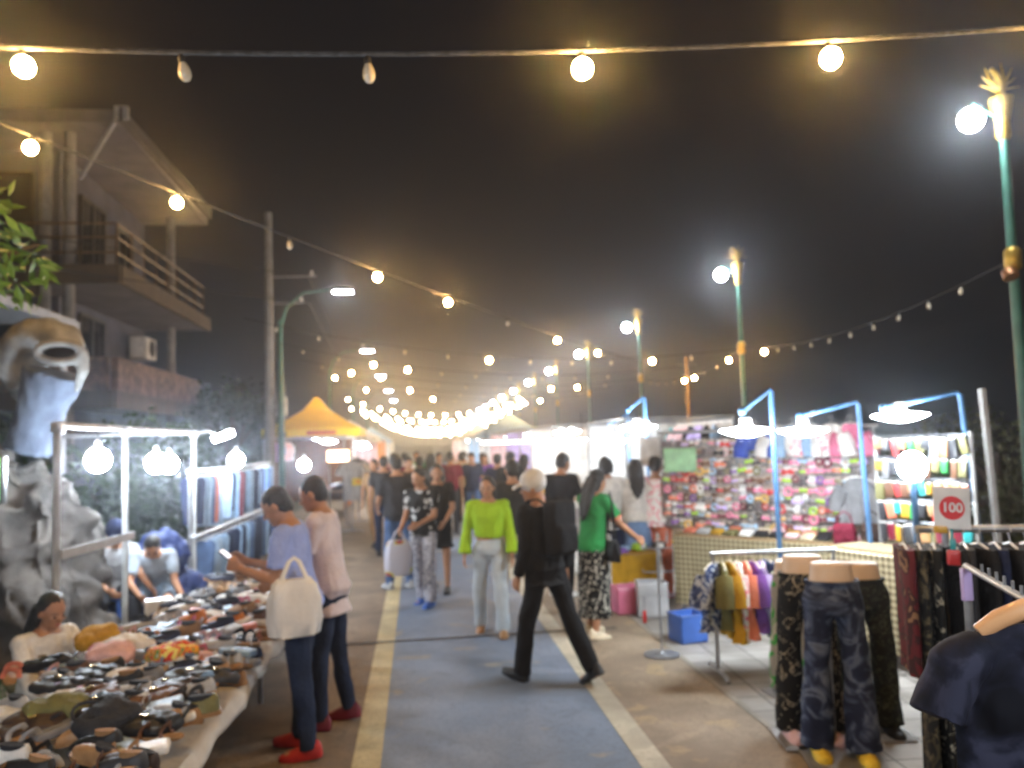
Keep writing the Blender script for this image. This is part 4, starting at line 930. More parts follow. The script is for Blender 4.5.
# phone in the raised hands
hp = at_p(p1, J1, J1['wrL'] + J1['hdL'] * .11 + V((.04, 0, .03)))
t = thing('smartphone', 'dark smartphone held over the table by the blue T-shirt shopper', 'phone', hp, R(82)); t.rotation_euler = (R(-50), 0, R(82))
MB().rbox((0, 0, 0), (.075, .009, .15), .45).build('case', plastic('charcoal'), t); MB().box((0, -.0055, 0), (.067, .002, .138)).build('screen', EM('phone_screen', (.8, .85, 1), .8), t)
# white carrier bag on the arm
def carrier(label, loc, rz, w, h, d, mat, handle_top, name='carrier_bag', cat='bag'):
    t = thing(name, label, cat, loc, rz); rb = []
    for i, (z, q) in enumerate(((-h, .82), (-h * .97, .95), (-h * .7, 1.05), (-h * .35, 1.0), (-h * .1, .86), (0, .66))):
        rb.append([V((w / 2 * q * math.copysign(abs(math.cos(a)) ** .6, math.cos(a)) + .012 * math.sin(5 * a + i), d / 2 * q * math.copysign(abs(math.sin(a)) ** .7, math.sin(a)) + .01 * math.sin(4 * a + i * 2), z)) for a in [2 * math.pi * k / 28 for k in range(28)]])
    MB().loft(rb).build('bag_body', mat, t)
    for sy in (-1, 1): MB().tube([(-w * .27, sy * d * .25, -.02), (-w * .1, sy * d * .06, handle_top * .8), (0, 0, handle_top), (w * .1, sy * d * .06, handle_top * .8), (w * .27, sy * d * .25, -.02)], .012, 6, flat=.4).build('handle', mat, t)
    return t
wpl = M_('white_plastic_bag', (.78, .78, .78), .35, scale=8, c2=(.68, .69, .71), bump=.6, bscale=9)
arm = at_p(p1, J1, J1['elL'].lerp(J1['wrL'], .12))
carrier('bulging white carrier bag hanging from the arm of the blue T-shirt shopper', (arm.x + .15, arm.y - .10, arm.z + .02), R(12), .29, .33, .14, wpl, .12)

# seller at the table and the pair behind the frame
pv, Jv = person('person with long black hair in a white top seated behind the table', (-2.40, 5.5, 0), -118, 1.6, dict(hip=.27, lean=8, head=(14, -8), legL=(82, 120, 10), legR=(82, 118, 10), armL=(35, 10, 70, 20), armR=(30, 10, 60, -15), hairlen=.45), 'white', 'long', 'black', 'trousers', 'black', 'long', vox=.012,
         hem=.9)
def stool(loc, c, label):
    t = thing('stool', label, 'stool', loc, 0, 'plastic stools behind the stall')
    MB().rbox((0, 0, .415), (.3, .3, .035), .4).build('seat', plastic(c), t)
    for sx in (-1, 1):
        for sy in (-1, 1): MB().tube([(sx * .12, sy * .12, .4), (sx * .16, sy * .16, 0)], [.022, .018], 8).build('leg', plastic(c), t)
    return t
t = thing('cushion', 'flat dark cushion under the seated seller behind the table', 'cushion', (-2.55, 5.55, 0)); MB().rbox((0, 0, .045), (.4, .4, .09), .8).build('pad', cloth('charcoal'), t)
pa, Ja = person('person in grey T-shirt and navy cap seated behind the slanted brace', (-3.08, 8.55, 0), -150, 1.66, dict(hip=.5, lean=24, head=(20, 0), legL=(84, 84, 8), legR=(84, 84, 8), armL=(30, 8, 55, 15), armR=(30, 8, 62, -25)), 'silver grey', 'short', 'charcoal', 'trousers', 'black', 'short', vox=.015)
stool((-3.1, 8.62, 0), 'blue', 'blue plastic stool under the seated person with cap')
def cap_on(P, J, c, label=None, brim=True, mat=None, back=False):
    HM = J['HM']; H3 = HM.to_3x3(); b = MB(); m = mat or cloth(c)
    b.ell(HM @ V((0, -.016, .05)), (.102, .116, .106), H3, 16, 10); o = organic(b, 'cap', m, P, .014, 2)
    sgn = -1 if back else 1
    b = MB(); rr = []
    for y, w, z in ((.06, .075, .048), (.1, .078, .046), (.14, .068, .036), (.165, .04, .026)): rr.append([HM @ V((x * w, sgn * y, z + zz - .012 * x * x)) for x, zz in ((-1, 0), (-.5, .012), (0, .016), (.5, .012), (1, 0), (.5, .004), (0, .008), (-.5, .004))])
    b.loft(rr).build('brim', m, P)
cap_on(pa, Ja, 'navy')
pb, Jb = person('person in pale blue grey T-shirt and shorts bending forward on a stool', (-2.72, 8.75, 0), -165, 1.62, dict(hip=.48, lean=42, head=(32, 0), legL=(78, 82, 9), legR=(80, 84, 10), armL=(20, 8, 40, 22), armR=(35, 6, 60, -25)), 'silver grey', 'short', 'pale denim', 'shorts', 'black', 'short', vox=.015, topmat=M_('tshirt_pale_blue_grey', (.36, .42, .5), .85, bump=.5))
stool((-2.74, 8.85, 0), 'red', 'red plastic stool under the bending person in shorts')

# centre walkers
pk, Jk = person('person in black with a cream cap and backpack striding along the lane', foot(549, 681), 40, 1.62, dict(lean=7, head=(8, 34), legL=(15, 4, 3), legR=(-18, 12, 6), armL=(-6, 10, 22, -4), armR=(-16, 16, 12, 8), curlR=20), 'black', 'long', 'black', 'trousers', 'black', None, vox=.0115, flare=.018, hem=.80)
cap_on(pk, Jk, 'cream', mat=M_('cap_cream', (.76, .75, .74), .85, bump=.3))
def backpack(P, J, label, c):
    t = thing('backpack', label, 'backpack', at_p(P, J, J['SM'] @ V((0, -.135, 1.12))), P.rotation_euler.z)
    b = MB(); b.rbox((0, -.055, .12), (.29, .13, .42), .6); b.rbox((0, -.125, .04), (.22, .06, .2), .7)
    organic(b, 'pack_body', cloth(c), t, .014, 2, .006, 9)
    for sx in (-1, 1): MB().tube([(sx * .1, 0, .3), (sx * .115, .06, .345), (sx * .115, .16, .33), (sx * .12, .262, .2), (sx * .13, .24, .05), (sx * .14, .08, -.06), (sx * .12, -.02, -.06)], .02, 8, flat=.4).build('strap', cloth(c), t)
    return t
backpack(pk, Jk, 'black backpack worn by the striding person with the cream cap', 'black')
pl, Jl = person('person in lime green long-sleeve crop top and pale jeans walking forward', foot(492, 634), 172, 1.52, dict(lean=2, head=(4, -10), legL=(10, 8, 4), legR=(-8, 10, 4), armL=(6, 10, 16, 5), armR=(-6, 14, 6, 6)), 'lime green', 'wide', 'pale denim', 'trousers', 'tan', 'bob', vox=.0125, hem=1.0, flare=.02, topmat=M_('top_lime', (.36, .58, .02), .85, bump=.5, c2=(.3, .5, .015)), botmat=M_('jeans_bleached', (.5, .55, .58), .85, bump=.5, c2=(.38, .44, .5)))
pj, Jj = person('person in black jacket with white sleeve stripes walking behind the cream cap', foot(517, 610), 10, 1.66, dict(lean=3, head=(4, 0), legL=(14, 8, 3), legR=(-10, 12, 3), armL=(-8, 10, 6, 4), armR=(8, 10, 20, 4)), 'black', 'long', 'beige', 'trousers', 'brown', 'short', vox=.015, topmat=M_('jacket_black', (.02, .02, .022), .7))
for k, sx in (('L', -1), ('R', 1)):
    MB().tube([Jj['sh' + k] + V((sx * .055, 0, .03)), Jj['sh' + k].lerp(Jj['el' + k], .5) + V((sx * .062, 0, 0)), Jj['el' + k] + V((sx * .056, 0, 0)), Jj['el' + k].lerp(Jj['wr' + k], .9) + V((sx * .05, 0, 0))], .02, 6, flat=.7).build('sleeve_stripe', cloth('white'), pj)
pbj, Jbj = person('person in black T-shirt and blue jeans standing with back turned by the yellow line', foot(399, 588), 20, 1.72, dict(lean=3, head=(8, 5), legL=(2, 3, 4), legR=(-4, 5, 3), armL=(12, 10, 60, -12), armR=(6, 10, 25, -5)), 'black', 'short', 'denim blue', 'trousers', 'silver grey', 'short', vox=.014, topmat=cloth('charcoal'))
pq, Jq = person('person in dark top and grey squiggle print trousers holding a plastic bag', foot(425, 605), 150, 1.58, dict(lean=4, head=(14, -12), legL=(6, 6, 2), legR=(-6, 8, 2), armL=(12, 6, 70, -20), armR=(4, 8, 55, -10)), 'black', 'short', 'grey', 'trousers', 'blue', 'tail', vox=.0125, flare=.025, botmat=SQUIG, topmat=blotch('black_top_white_print', [(0, (.012, .012, .013)), (.62, (.5, .5, .5))], 13, 1))
arm = at_p(pq, Jq, Jq['wrR']); 
carrier('pale grey plastic carrier bag with a colourful print held by the squiggle trousers', (arm.x - .03, arm.y - .06, arm.z - .12), R(10), .3, .4, .14, blotch('grey_bag_print', [(0, (.42, .42, .5)), (.6, (.42, .42, .5)), (.64, (.5, .5, .1)), (.69, (.3, .06, .08))], 8, 0), .12)
pd, Jd = person('person with long dark hair in a sleeveless black dress beside the printed carrier bag', foot(440, 592), 165, 1.6, dict(lean=3, head=(12, 15), legL=(5, 6, 3), legR=(-5, 8, 3), armL=(10, 8, 50, -15), armR=(4, 10, 15, 0), skirt=.6), 'black', 'short', 'black', 'skirt', 'black', 'long', vox=.014, flare=.03)
pg, Jg = person('person in green T-shirt and white-dotted black skirt reaching over the goods', foot(596, 636), -62, 1.56, dict(lean=6, head=(16, -4), legL=(4, 4, 3), legR=(-4, 5, 3), armL=(20, 6, 30, -6), armR=(30, 10, 52, 6), skirt=.2, hairlen=.34), 'green', 'short', 'black', 'skirt', 'cream', 'long', vox=.0125, flare=-.01, botmat=DOTS, hem=.90, topmat=M_('tshirt_green', (.025, .27, .07), .85, bump=.5))
for k in 'LR':
    sh, el = Jg['sh' + k], Jg['el' + k]; MB().tube([sh.lerp(el, .70), sh.lerp(el, .78)], .067, 14).build('sleeve_band', cloth('coral'), pg)
carrier('small black shoulder bag hanging at the hip of the green T-shirt shopper', tuple(at_p(pg, Jg, Jg['hipR'] + V((.14, .06, .06)))), R(-60), .2, .2, .08, leather('black'), .45, 'shoulder_bag', 'bag')
pw, Jw = person('person in loose white shirt with short hair standing at the goods table', foot(611, 597), -12, 1.64, dict(lean=4, head=(12, 0), armL=(16, 8, 50, -8), armR=(10, 10, 40, -6), **STAND), 'white', 'wide', 'navy', 'trousers', 'black', 'bob', vox=.015, hem=.82)
pwh, Jwh = person('person in white top with long black hair and denim skirt at the stall', foot(641, 596), -8, 1.6, dict(lean=2, head=(6, -6), armL=(12, 10, 40, -6), armR=(12, 10, 44, -6), skirt=.62, hairlen=.30, **STAND), 'white', 'wide', 'denim blue', 'skirt', 'white', 'long', vox=.014, hem=.97, botmat=M_('denim_skirt', (.16, .26, .46), .85, bump=.4))
pp, Jp = person('person in white and pink top standing beside the green sheet sign', foot(660, 596), -30, 1.62, dict(lean=3, head=(10, -10), armL=(16, 8, 60, -8), armR=(12, 10, 44, -6), **STAND), 'pale pink', 'short', 'coral', 'trousers', 'pink', 'short', vox=.015, hem=.86, topmat=PINKWHITE)
ps, Js = person('person in black jacket with pale stripes browsing the bright shoe shelves', foot(563, 596), -40, 1.70, dict(lean=8, head=(14, -6), armL=(18, 8, 50, -8), armR=(24, 8, 60, -6), **STAND), 'black', 'long', 'black', 'trousers', 'white', 'short', vox=.015, hem=.86)
MB().tube([Js['shR'] + V((.05, .0, .04)), Js['shR'].lerp(Js['elR'], .5) + V((.066, 0, 0)), Js['elR'] + V((.058, 0, 0))], .022, 6, flat=.7).build('sleeve_stripe', cloth('white'), ps)
# the crowd further down the street, every one an own figure
far = [(385, 556, 5, 1.68, 'charcoal', 'dark denim', 'short', 'person in charcoal top walking past the grey jackets rack'), (410, 552, 170, 1.66, 'brown', 'charcoal', 'short', 'person in brown top coming through the crowd'), (433, 547, 8, 1.7, 'black', 'black', 'long', 'person in black with long hair at the edge of the blue lane'),
       (453, 521, 178, 1.6, 'mustard', 'beige', 'bob', 'person in mustard top facing the viewer in the crowd'), (466, 519, 5, 1.66, 'beige', 'tan', 'short', 'person in beige clothes walking away down the lane'), (484, 523, 172, 1.62, 'grey', 'charcoal', 'tail', 'person in grey top near the pink banner stall'),
       (398, 540, 175, 1.7, 'burgundy', 'navy', 'short', 'person in burgundy shirt far behind the black T-shirt'), (422, 541, 3, 1.64, 'orange', 'denim blue', 'bob', 'person in orange top far down the street'), (433, 536, 180, 1.6, 'teal', 'black', 'long', 'person in teal top far down the street'),
       (500, 548, -20, 1.66, 'navy', 'charcoal', 'short', 'person in navy top at the bright clothes stall'), (512, 556, -35, 1.7, 'black', 'dark denim', 'short', 'tall person in black close to the white clothes stall'), (526, 552, -45, 1.64, 'lilac', 'white', 'long', 'person in lilac top looking at the white clothes stall'),
       (407, 531, 10, 1.7, 'white', 'navy', 'short', 'person in white shirt in the thick of the far crowd'), (452, 532, 3, 1.68, 'burgundy', 'charcoal', 'short', 'person in dark red shirt in the thick of the far crowd'), (376, 548, 160, 1.62, 'tan', 'tan', 'bob', 'person in tan clothes beside the yellow canopy stall'), (440, 523, 175, 1.68, 'light blue', 'grey', 'short', 'person in light blue in the farthest crowd'),
       (463, 522, 0, 1.66, 'cream', 'black', 'bob', 'person in cream in the farthest crowd'), (486, 527, 180, 1.64, 'purple', 'navy', 'long', 'person in purple top by the far stalls'), (418, 520, 178, 1.7, 'green', 'beige', 'short', 'person in green shirt in the farthest crowd'), (394, 522, 0, 1.68, 'pink', 'white', 'long', 'person in pink top in the farthest crowd'), (474, 530, 175, 1.66, 'dark denim', 'denim blue', 'short', 'person in dark blue shirt by the far stalls')]
rf_ = random.Random(4)
for (px, py, hd, H, a, b_, hr, lab) in far:
    s_ = rf_.uniform(8, 20); person(lab, foot(px, py), hd + rf_.uniform(-15, 15), H, dict(lean=3, head=(rf_.uniform(0, 16), rf_.uniform(-20, 20)), legL=(s_, 8, 3), legR=(-s_, 10, 3), armL=(-s_, 9, 5, 3), armR=(s_, 9, rf_.uniform(10, 60), -4)), a, 'short', b_, 'trousers', 'black', hr, vox=.026, face=False, hands=False)
# ------------------------------------------------------------------ half mannequins in trousers
def mannequin(label, loc, rz, mat, shoe, flare, seed):
    t = thing('mannequin', label, 'mannequin', loc, rz)
    J = rig(dict(legL=(2, 2, 4), legR=(-2, 2, 4)), 1.7); t.scale = (.93, .93, .96); b = MB()
    sp = J['spine']; IDM = Matrix.Identity(4)
    b.loft([ellring((0, -.005, z), rx, ry, IDM) for z, rx, ry in ((.84, .14, .095), (.93, .16, .11), (1.02, .142, .1), (1.1, .128, .09), (1.145, .128, .09))])
    for k in 'LR':
        b.cap(J['hip' + k], .078, J['knee' + k], .05); b.cap(J['knee' + k], .05, J['ank' + k], .034); a = J['ank' + k]; b.cap(a + V((0, -.03, -.045)), .03, a + V((0, .12, -.055)), .026)
    organic(b, 'body', M_('mannequin_skin', (.64, .5, .38), .4, scale=3, c2=(.58, .45, .34)), t, .014, 3)
    d = MB(); d.loft([ellring((0, -.005, z), rx, ry, IDM) for z, rx, ry in ((.84, .16, .115), (.93, .176, .125), (1.03, .152, .11))])
    for k in 'LR':
        h, kn, an = J['hip' + k], J['knee' + k], J['ank' + k] + V((0, 0, -.035)); d.cap(h, .094, kn, .078)
        d.tube([kn + V((0, 0, .04)), kn.lerp(an, .5), an], [.08, .078 + flare * .5, .074 + flare], 14)
    organic(d, 'trousers', mat, t, .012, 2, .013, 6, seed)
    w = MB(); w.tube(ellring((0, -.005, 1.03), .155, .113, IDM) + [ellring((0, -.005, 1.03), .155, .113, IDM)[0]], .012, 6, False); w.build('waistband', mat, t)
    for k, sx in (('L', -1), ('R', 1)):
        a = J['ank' + k]; e = MB()
        e.loft([[a + V((x * wd, y, z)) for (x, z) in ((-1, -.085), (1, -.085), (1.05, -.06), (.8, -.06 + hh), (0, -.05 + hh * 1.35), (-.8, -.06 + hh), (-1.05, -.06))]
                for (y, wd, hh) in ((-.075, .024, .03), (-.06, .038, .05), (0, .042, .052), (.07, .05, .03), (.13, .05, .02), (.185, .038, .012), (.2, .018, .005))]); e.build('shoe', shoe, t)
    MB().rbox((0, .02, -.003 + .008), (.46, .4, .012), .3).build('base_plate', M_('base_plate_steel', (.4, .4, .41), .35, .6), t)
    MB().tube([(0, -.16, .01), (0, -.15, .5), (0, -.1, .9)], .012, 8).build('stand_rod', STEEL, t)
    return t
m1 = G(842, 757); m2 = G(812, 738)
mannequin('waist-down mannequin in navy patchwork jeans with yellow shoes', (m1.x, m1.y, .0), R(166), TIEDYE, leather('yellow'), .035, 1)
mannequin('waist-down mannequin in black trousers with cream print and pale pink shoes', (m2.x, m2.y, .0), R(172), FLORAL_BW, leather('pale pink'), .02, 2)
m3 = W(866, 590, 5.1); m3 = (2.74, 4.8)
mannequin('waist-down mannequin in dark olive print trousers half hidden by the patchwork jeans', (m3[0], m3[1], 0), R(170), blotch('dark_olive_print', [(0, (.012, .014, .01)), (.55, (.07, .08, .05)), (.6, (.012, .014, .01))], 14, 2, 'CONSTANT', 2), leather('black'), .03, 3).scale = (.9, .9, .9)
m4 = G(817, 702); mannequin('waist-down mannequin in green print leggings behind the cream print trousers', (m4.x - .05, m4.y + .2, 0), R(185), blotch('green_print', [(0, (.3, .28, .24)), (.52, (.04, .3, .05)), (.6, (.4, .38, .3))], 5, 1, 'CONSTANT', 1), leather('grey'), .0, 4).scale = (.84, .84, .82)

# ------------------------------------------------------------------ low clothes rack in the middle
def rack(label, loc, rz, L_, z, feet=True, posts=None):
    t = thing('garment_rack', label, 'garment rack', loc, rz)
    MB().tube([(0, 0, z), (L_, 0, z)], .016, 8).build('rail', STEEL, t)
    for x in (posts or (0.02, L_ - .02)):
        MB().tube([(x, 0, .05), (x, 0, z)], .016, 8).build('post', STEEL, t)
        MB().tube([(x, -.25, .02), (x, -.2, .05), (x, .2, .05), (x, .25, .02)], .015, 8).build('foot', STEEL, t)
    return t
q = G(716, 676); rack('low steel rack of colourful small dresses next to the mannequins', (q.x, q.y, 0), R(-4), 1.0, .93)
rr = random.Random(31)
GR = [('dress', 'navy', BLUEWHITE, 'blue and white tie-dye dress first on the low rack by the walkway'), ('shirt', 'olive', None, 'olive yellow shirt tucked behind the tie-dye dress'), ('dress', 'mustard', None, 'long mustard orange dress on the low rack'), ('shirt', 'white', PINKWHITE, 'white shirt with pink print on the low rack'), ('dress', 'coral', None, 'coral pink dress between white print and purple garments'), ('dress', 'purple', None, 'purple dress on the low rack'), ('shirt', 'lilac', None, 'lilac blue shirt on the low rack'), ('trousers', 'dark denim', None, 'dark denim trousers on the low rack by the mannequin'), ('dress', 'navy', None, 'plain navy dress on the low rack'), ('trousers', 'charcoal', None, 'charcoal trousers last on the low rack'), ('dress', 'denim blue', None, 'denim blue dress near the mannequin end of the low rack')]
for k, (kd, c, mt, lab) in enumerate(GR):
    x = .03 + .062 * k; garment(kd, c, lab, 'clothing', (q.x + x, q.y - .004 * k, .93), R(90 + rr.uniform(-16, 10) - (38 if k == 0 else 0)), .17, .56 + rr.uniform(-.08, .06), .028, 'clothes on the low rack', mt, 'cream', seed=rr.randint(0, 9999))

# ------------------------------------------------------------------ near rack of dark trousers, price sign and navy T-shirt
n0 = W(915, 536, 3.45); n1 = W(1120, 528, 3.3)
rz_ = math.atan2(n1.y - n0.y, n1.x - n0.x); L_ = (n1 - n0).length
nr = rack('tall steel rack of dark patterned trousers under the price sign', (n0.x, n0.y, 0), rz_, L_, 1.42, posts=(.12, L_ - .02))
MB().tube([(.12, 0, 1.25), (L_ - .02, 0, 1.25)], .01, 8).build('lower_rail', STEEL, nr)
ND = [(REDPRINT, 'red brown print trousers at the outer end of the dark rack', .52), (TANPRINT, 'tan and black print trousers second on the dark rack', .95), (FLORAL_BW, 'black trousers with pale flower print on the dark rack', .93)] + [(None, c, .9) for c in ('black', 'charcoal', 'black', 'navy', 'black', 'dark brown', 'black', 'charcoal', 'black', 'navy', 'black', 'olive', 'black')]
for k, (mt, lab, ln) in enumerate(ND):
    f_ = -.05 + .06 * k
    if f_ > L_ - .05: break
    p = n0 + (n1 - n0).normalized() * f_
    c = lab if mt is None else 'black'
    if mt is None: lab = f'{c} trousers hanging {ORD[k]} from the walkway end of the dark rack'
    garment('trousers', c, lab, 'clothing', (p.x, p.y, 1.42), rz_ + R(90 + rr.uniform(-12, 12)), .16, ln, .024, 'dark trousers on the price-sign rack', mt, 'silver', seed=rr.randint(0, 9999))
# price sign
ps_ = W(952, 508, 3.2); sg = thing('price_sign', 'white price card with a red disc reading 100', 'sign', ps_, R(-18)); sg.rotation_euler = (R(-6), R(4), R(-18))
MB().rbox((0, .004, 0), (.135, .006, .165), .3).build('card', M_('white_card', (.72, .72, .71), .6), sg)
MB().lathe([(.001, 0), (.047, 0), (.047, .002), (.001, .002)], n=32, M=Matrix.Rotation(R(90), 3, 'X'), c=(0, .001, .0)).build('red_disc', M_('red_print', (.62, .03, .035), .6, c2=(.56, .03, .035)), sg, False)
cu = bpy.data.curves.new('lettering', 'FONT'); cu.body = '100'; cu.size = .052; cu.align_x = 'CENTER'; cu.align_y = 'CENTER'; cu.extrude = .0006; cu.offset = .0012
tx = bpy.data.objects.new('lettering', cu); col.objects.link(tx); me = bpy.data.meshes.new_from_object(tx.evaluated_get(bpy.context.evaluated_depsgraph_get())); bpy.data.objects.remove(tx)
o = link_mesh(me, 'lettering', M_('white_print', (.75, .73, .72), .6), sg, False, (0, -.0025, 0)); o.rotation_euler = (R(90), 0, 0)
MB().tube([(.0, .01, -.08), (.0, .015, -.2)], .006, 6).build('stem', plastic('teal'), sg)
MB().rbox((-.045, 0, -.088), (.05, .02, .028), .4).build('clip', plastic('mustard'), sg); MB().rbox((0, .005, -.15), (.02, .02, .06), .4).build('clip', plastic('teal'), sg); MB().rbox((.0, .0, -.195), (.045, .03, .06), .4).build('clip', plastic('red'), sg)
# waterfall arm + T-shirt
wa0, wa1 = W(966, 566, 2.75), W(1075, 628, 1.95)
wf = thing('waterfall_rail', 'slanted chrome display rail with pegs holding the navy T-shirt', 'display rail', wa0)
MB().tube([V((0, 0, 0)), wa1 - wa0], .011, 8).build('arm', STEEL, wf)
b = MB()
for k in range(9): p = (wa1 - wa0) * (.2 + .08 * k); b.tube([p, p + V((.0, 0, .035))], .005, 6)
b.build('pegs_strip', STEEL, wf)
MB().tube([V((0, 0, 0)), V((0, .02, -wa0.z + .02))], .014, 8).build('post', STEEL, wf); MB().rbox((0, 0, -wa0.z + .015), (.3, .3, .02), .4).build('base_plate', STEEL, wf)
MB().rbox((-.01, -.01, -.06), (.035, .02, .11), .4).build('tag_holder', plastic('lilac'), wf)
hp_ = W(1042, 598, 2.1)
hg = thing('wooden_hanger', 'broad pale wooden hanger carrying the navy T-shirt', 'hanger', hp_, R(-8)); HW = M_('pale_beech', (.58, .33, .17), .4, scale=3, c2=(.48, .26, .12), coat=.3)
MB().tube([(-.17, .0, -.085), (-.12, -.01, -.05), (-.05, -.012, -.022), (0, -.01, -.012), (.05, -.012, -.022), (.12, -.01, -.05), (.17, 0, -.085)], [.022, .026, .026, .024, .026, .026, .022], 10).build('shoulders', HW, hg)
MB().tube([(0, -.01, 0), (0, -.01, .05), (.02, 0, .075), (.035, .01, .05)], .004, 6).build('hook', STEEL, hg)
ts = thing('tshirt', 'navy marl T-shirt with small white neck label on the wooden hanger', 'T-shirt', (hp_.x, hp_.y, hp_.z - .035), R(-8))
b = MB(); IDM = Matrix.Identity(4)
b.loft([ellring((0, 0, z), hx, hy, IDM, 20) for z, hx, hy in ((-.66, .265, .07), (-.45, .26, .065), (-.25, .25, .06), (-.12, .235, .055), (-.06, .19, .048), (-.03, .13, .04), (-.035, .08, .03))])
for sx in (-1, 1): b.tube([(sx * .17, 0, -.075), (sx * .245, -.005, -.13), (sx * .295, -.01, -.26)], [.05, .075, .085], 14, flat=.8)
organic(b, 'fabric', NAVYMARL, ts, .011, 2, .016, 6, 9)
MB().box((.03, -.035, -.062), (.035, .003, .015)).build('neck_label', cloth('white'), ts)
MB().tube([V((.1 * math.cos(a), .045 * math.sin(a) - .004, -.035 - .03 * (math.sin(a) < 0) * abs(math.sin(a)))) for a in [2 * math.pi * k / 20 for k in range(21)]], .008, 6).build('collar', cloth('navy'), ts)

# ------------------------------------------------------------------ hair accessory stall
A = W(662, 500, 9.3); B = W(876, 500, 7.7); A.z = B.z = 0
ax = (B - A).normalized(); rzb = math.atan2(ax.y, ax.x); LB = (B - A).length; nrm = V((ax.y, -ax.x, 0))
def bp(u, z, off=0.0): p = A + ax * u + nrm * off; return (p.x, p.y, z)
bd = thing('display_board', 'wide wire mesh display board covered with small hair accessories', 'display board', A, rzb)
MB().box((LB / 2, .03, 1.31), (LB, .012, 1.0)).build('backing', M_('pale_grey_backing', (.3, .26, .26), .7, scale=9, c2=(.16, .13, .14), lo=.45, hi=.55), bd, False)
b = MB()
for x in [LB * k / 24 for k in range(25)]: b.tube([(x, .008, .82), (x, .008, 1.83)], .0035, 5)
for z in [.83 + .1 * k for k in range(11)]: b.tube([(0, .003, z), (LB, .003, z)], .0035, 5)
b.build('mesh_grid', STEEL, bd)
for x in (0, LB * .5, LB): MB().tube([(x, .06, 0), (x, .06, 1.9)], .02, 8).build('post', GALV, bd)
MB().tube([(-.05, .06, 1.9), (LB + .05, .06, 1.9)], .02, 8).build('top_rail', GALV, bd)
ra = random.Random(77)
AC = ['pink', 'red', 'pale pink', 'grey', 'burgundy', 'coral', 'white', 'silver grey', 'black', 'purple', 'light blue', 'lime green', 'gold', 'olive', 'pink', 'brown', 'lilac']
WCARD = M_('white_glossy_card', (.72, .72, .71), .3, c2=(.66, .66, .66)); BCARD = M_('cream_card', (.5, .42, .36), .5)
acc = {}
def accessory(kind, c, big):
    r = thing('hair_' + kind, None, 'hair ' + kind, (0, 0, -50))
    MB().rbox((0, 0, -.035), (.062, .004, .08), .3).build('card', WCARD if big else BCARD, r)
    b = MB()
    if kind == 'bow':
        for sx in (-1, 1): b.loft([[V((sx * x, -.012 + yy * t_, -.04 + w * s_)) for (yy, s_) in ((-1, -1), (1, -1), (1.6, 0), (1, 1), (-1, 1), (-1.6, 0))] for x, w, t_ in ((0, .008, .006), (.02, .018, .01), (.04, .024, .009), (.048, .018, .004))])
        b.ell((0, -.014, -.04), (.01, .01, .012))
    elif kind == 'clip':
        b.rbox((0, -.012, -.04), (.075, .018, .022), .8); b.ell((.02, -.022, -.04), (.014, .012, .014)); b.ell((-.02, -.022, -.04), (.014, .012, .014))
    else:
        b.tube([V((.03 * math.cos(a), -.012, -.04 + .03 * math.sin(a))) for a in [2 * math.pi * k / 14 for k in range(15)]], .011, 7, False)
    b.build({'bow': 'bow', 'clip': 'clip', 'scrunchie': 'band'}[kind], satin(c), r); return r
rows = ['top', 'second', 'third', 'fourth', 'fifth', 'sixth', 'seventh', 'eighth', 'ninth', 'bottom']
for j in range(10):
    n = 27
    for k in range(n):
        u = .05 + (LB - .1) * (k + .5) / n
        if ra.random() < .06: continue
        kind = ra.choice(('bow', 'clip', 'scrunchie')); c = ra.choice(AC); big = ra.random() < .3
        z = 1.80 - .098 * j + ra.uniform(-.012, .012)
        if j < 2 and k < 3: continue
        lab = f'{c} hair {kind}, {ORD[k]} from the green sheet in the {rows[j]} row of the board'
        key = (kind, c, big); p = bp(u, z, .012)
        if key not in acc: acc[key] = accessory(kind, c, big); o = acc[key]; o.location = p; o.rotation_euler = (0, 0, rzb)
        else: o = dup(acc[key], p, rzb)
        o.rotation_euler.y = ra.uniform(-.15, .15); s_ = ra.uniform(.85, 1.4); o.scale = (s_, s_ * 1.2, s_)
        o['label'] = lab; o['group'] = 'hair accessories on the display board'
for (px, py, d, w_, h_, c, nm, lab) in ((680, 460, 9.0, .36, .27, 'pale green', 'cloth_sheet', 'pale green sheet clipped at the upper corner of the accessory board'), (652, 452, 9.6, .28, .34, 'white', 'cloth_sheet', 'bright white sheet hung beside the pale green sheet')):
    p = W(px, py, d); t = thing(nm, lab, 'sheet', p, rzb * .3)
    def fn(u, v): return ((u - .5) * w_, .008 * math.sin(u * 9 + v * 3) - .03, (v - .5) * h_)
    o = MB().grid(fn, 14, 8).build('sheet', cloth(c), t); sd = o.modifiers.new('t', 'SOLIDIFY'); sd.thickness = .003
    MB().tube([(-w_ / 2, -.02, h_ / 2 + .01), (w_ / 2, -.02, h_ / 2 + .01)], .006, 6).build('rod', STEEL, t)
for k, (px, c, mt, L_, lab) in enumerate(((776, 'royal blue', None, .24, 'royal blue small top hung over the accessory board'), (798, 'white', None, .24, 'white small top hung beside the royal blue one'), (812, 'light blue', None, .22, 'pale blue small top over the accessory board'), (829, 'pink', PINKWHITE, .3, 'pink and white print top hung over the board'), (846, 'white', None, .26, 'cream white top between the two pink ones'), (862, 'pink', None, .24, 'pink top at the outer end of the board'))):
    u = (px - 662) / (876 - 662) * 1.06; u = LB * (u * 7.7 / (9.3 + (7.7 - 9.3) * u)) if False else LB * min(1, (px - 662) / 214 * (1 - .08 * (876 - px) / 214))
    garment('shirt', c, lab, 'clothing', bp(u, 2.0, .08), rzb + R(ra.uniform(-8, 8)), .14, L_, .02, 'tops hung over the accessory board', mt, 'white', seed=k + 50)
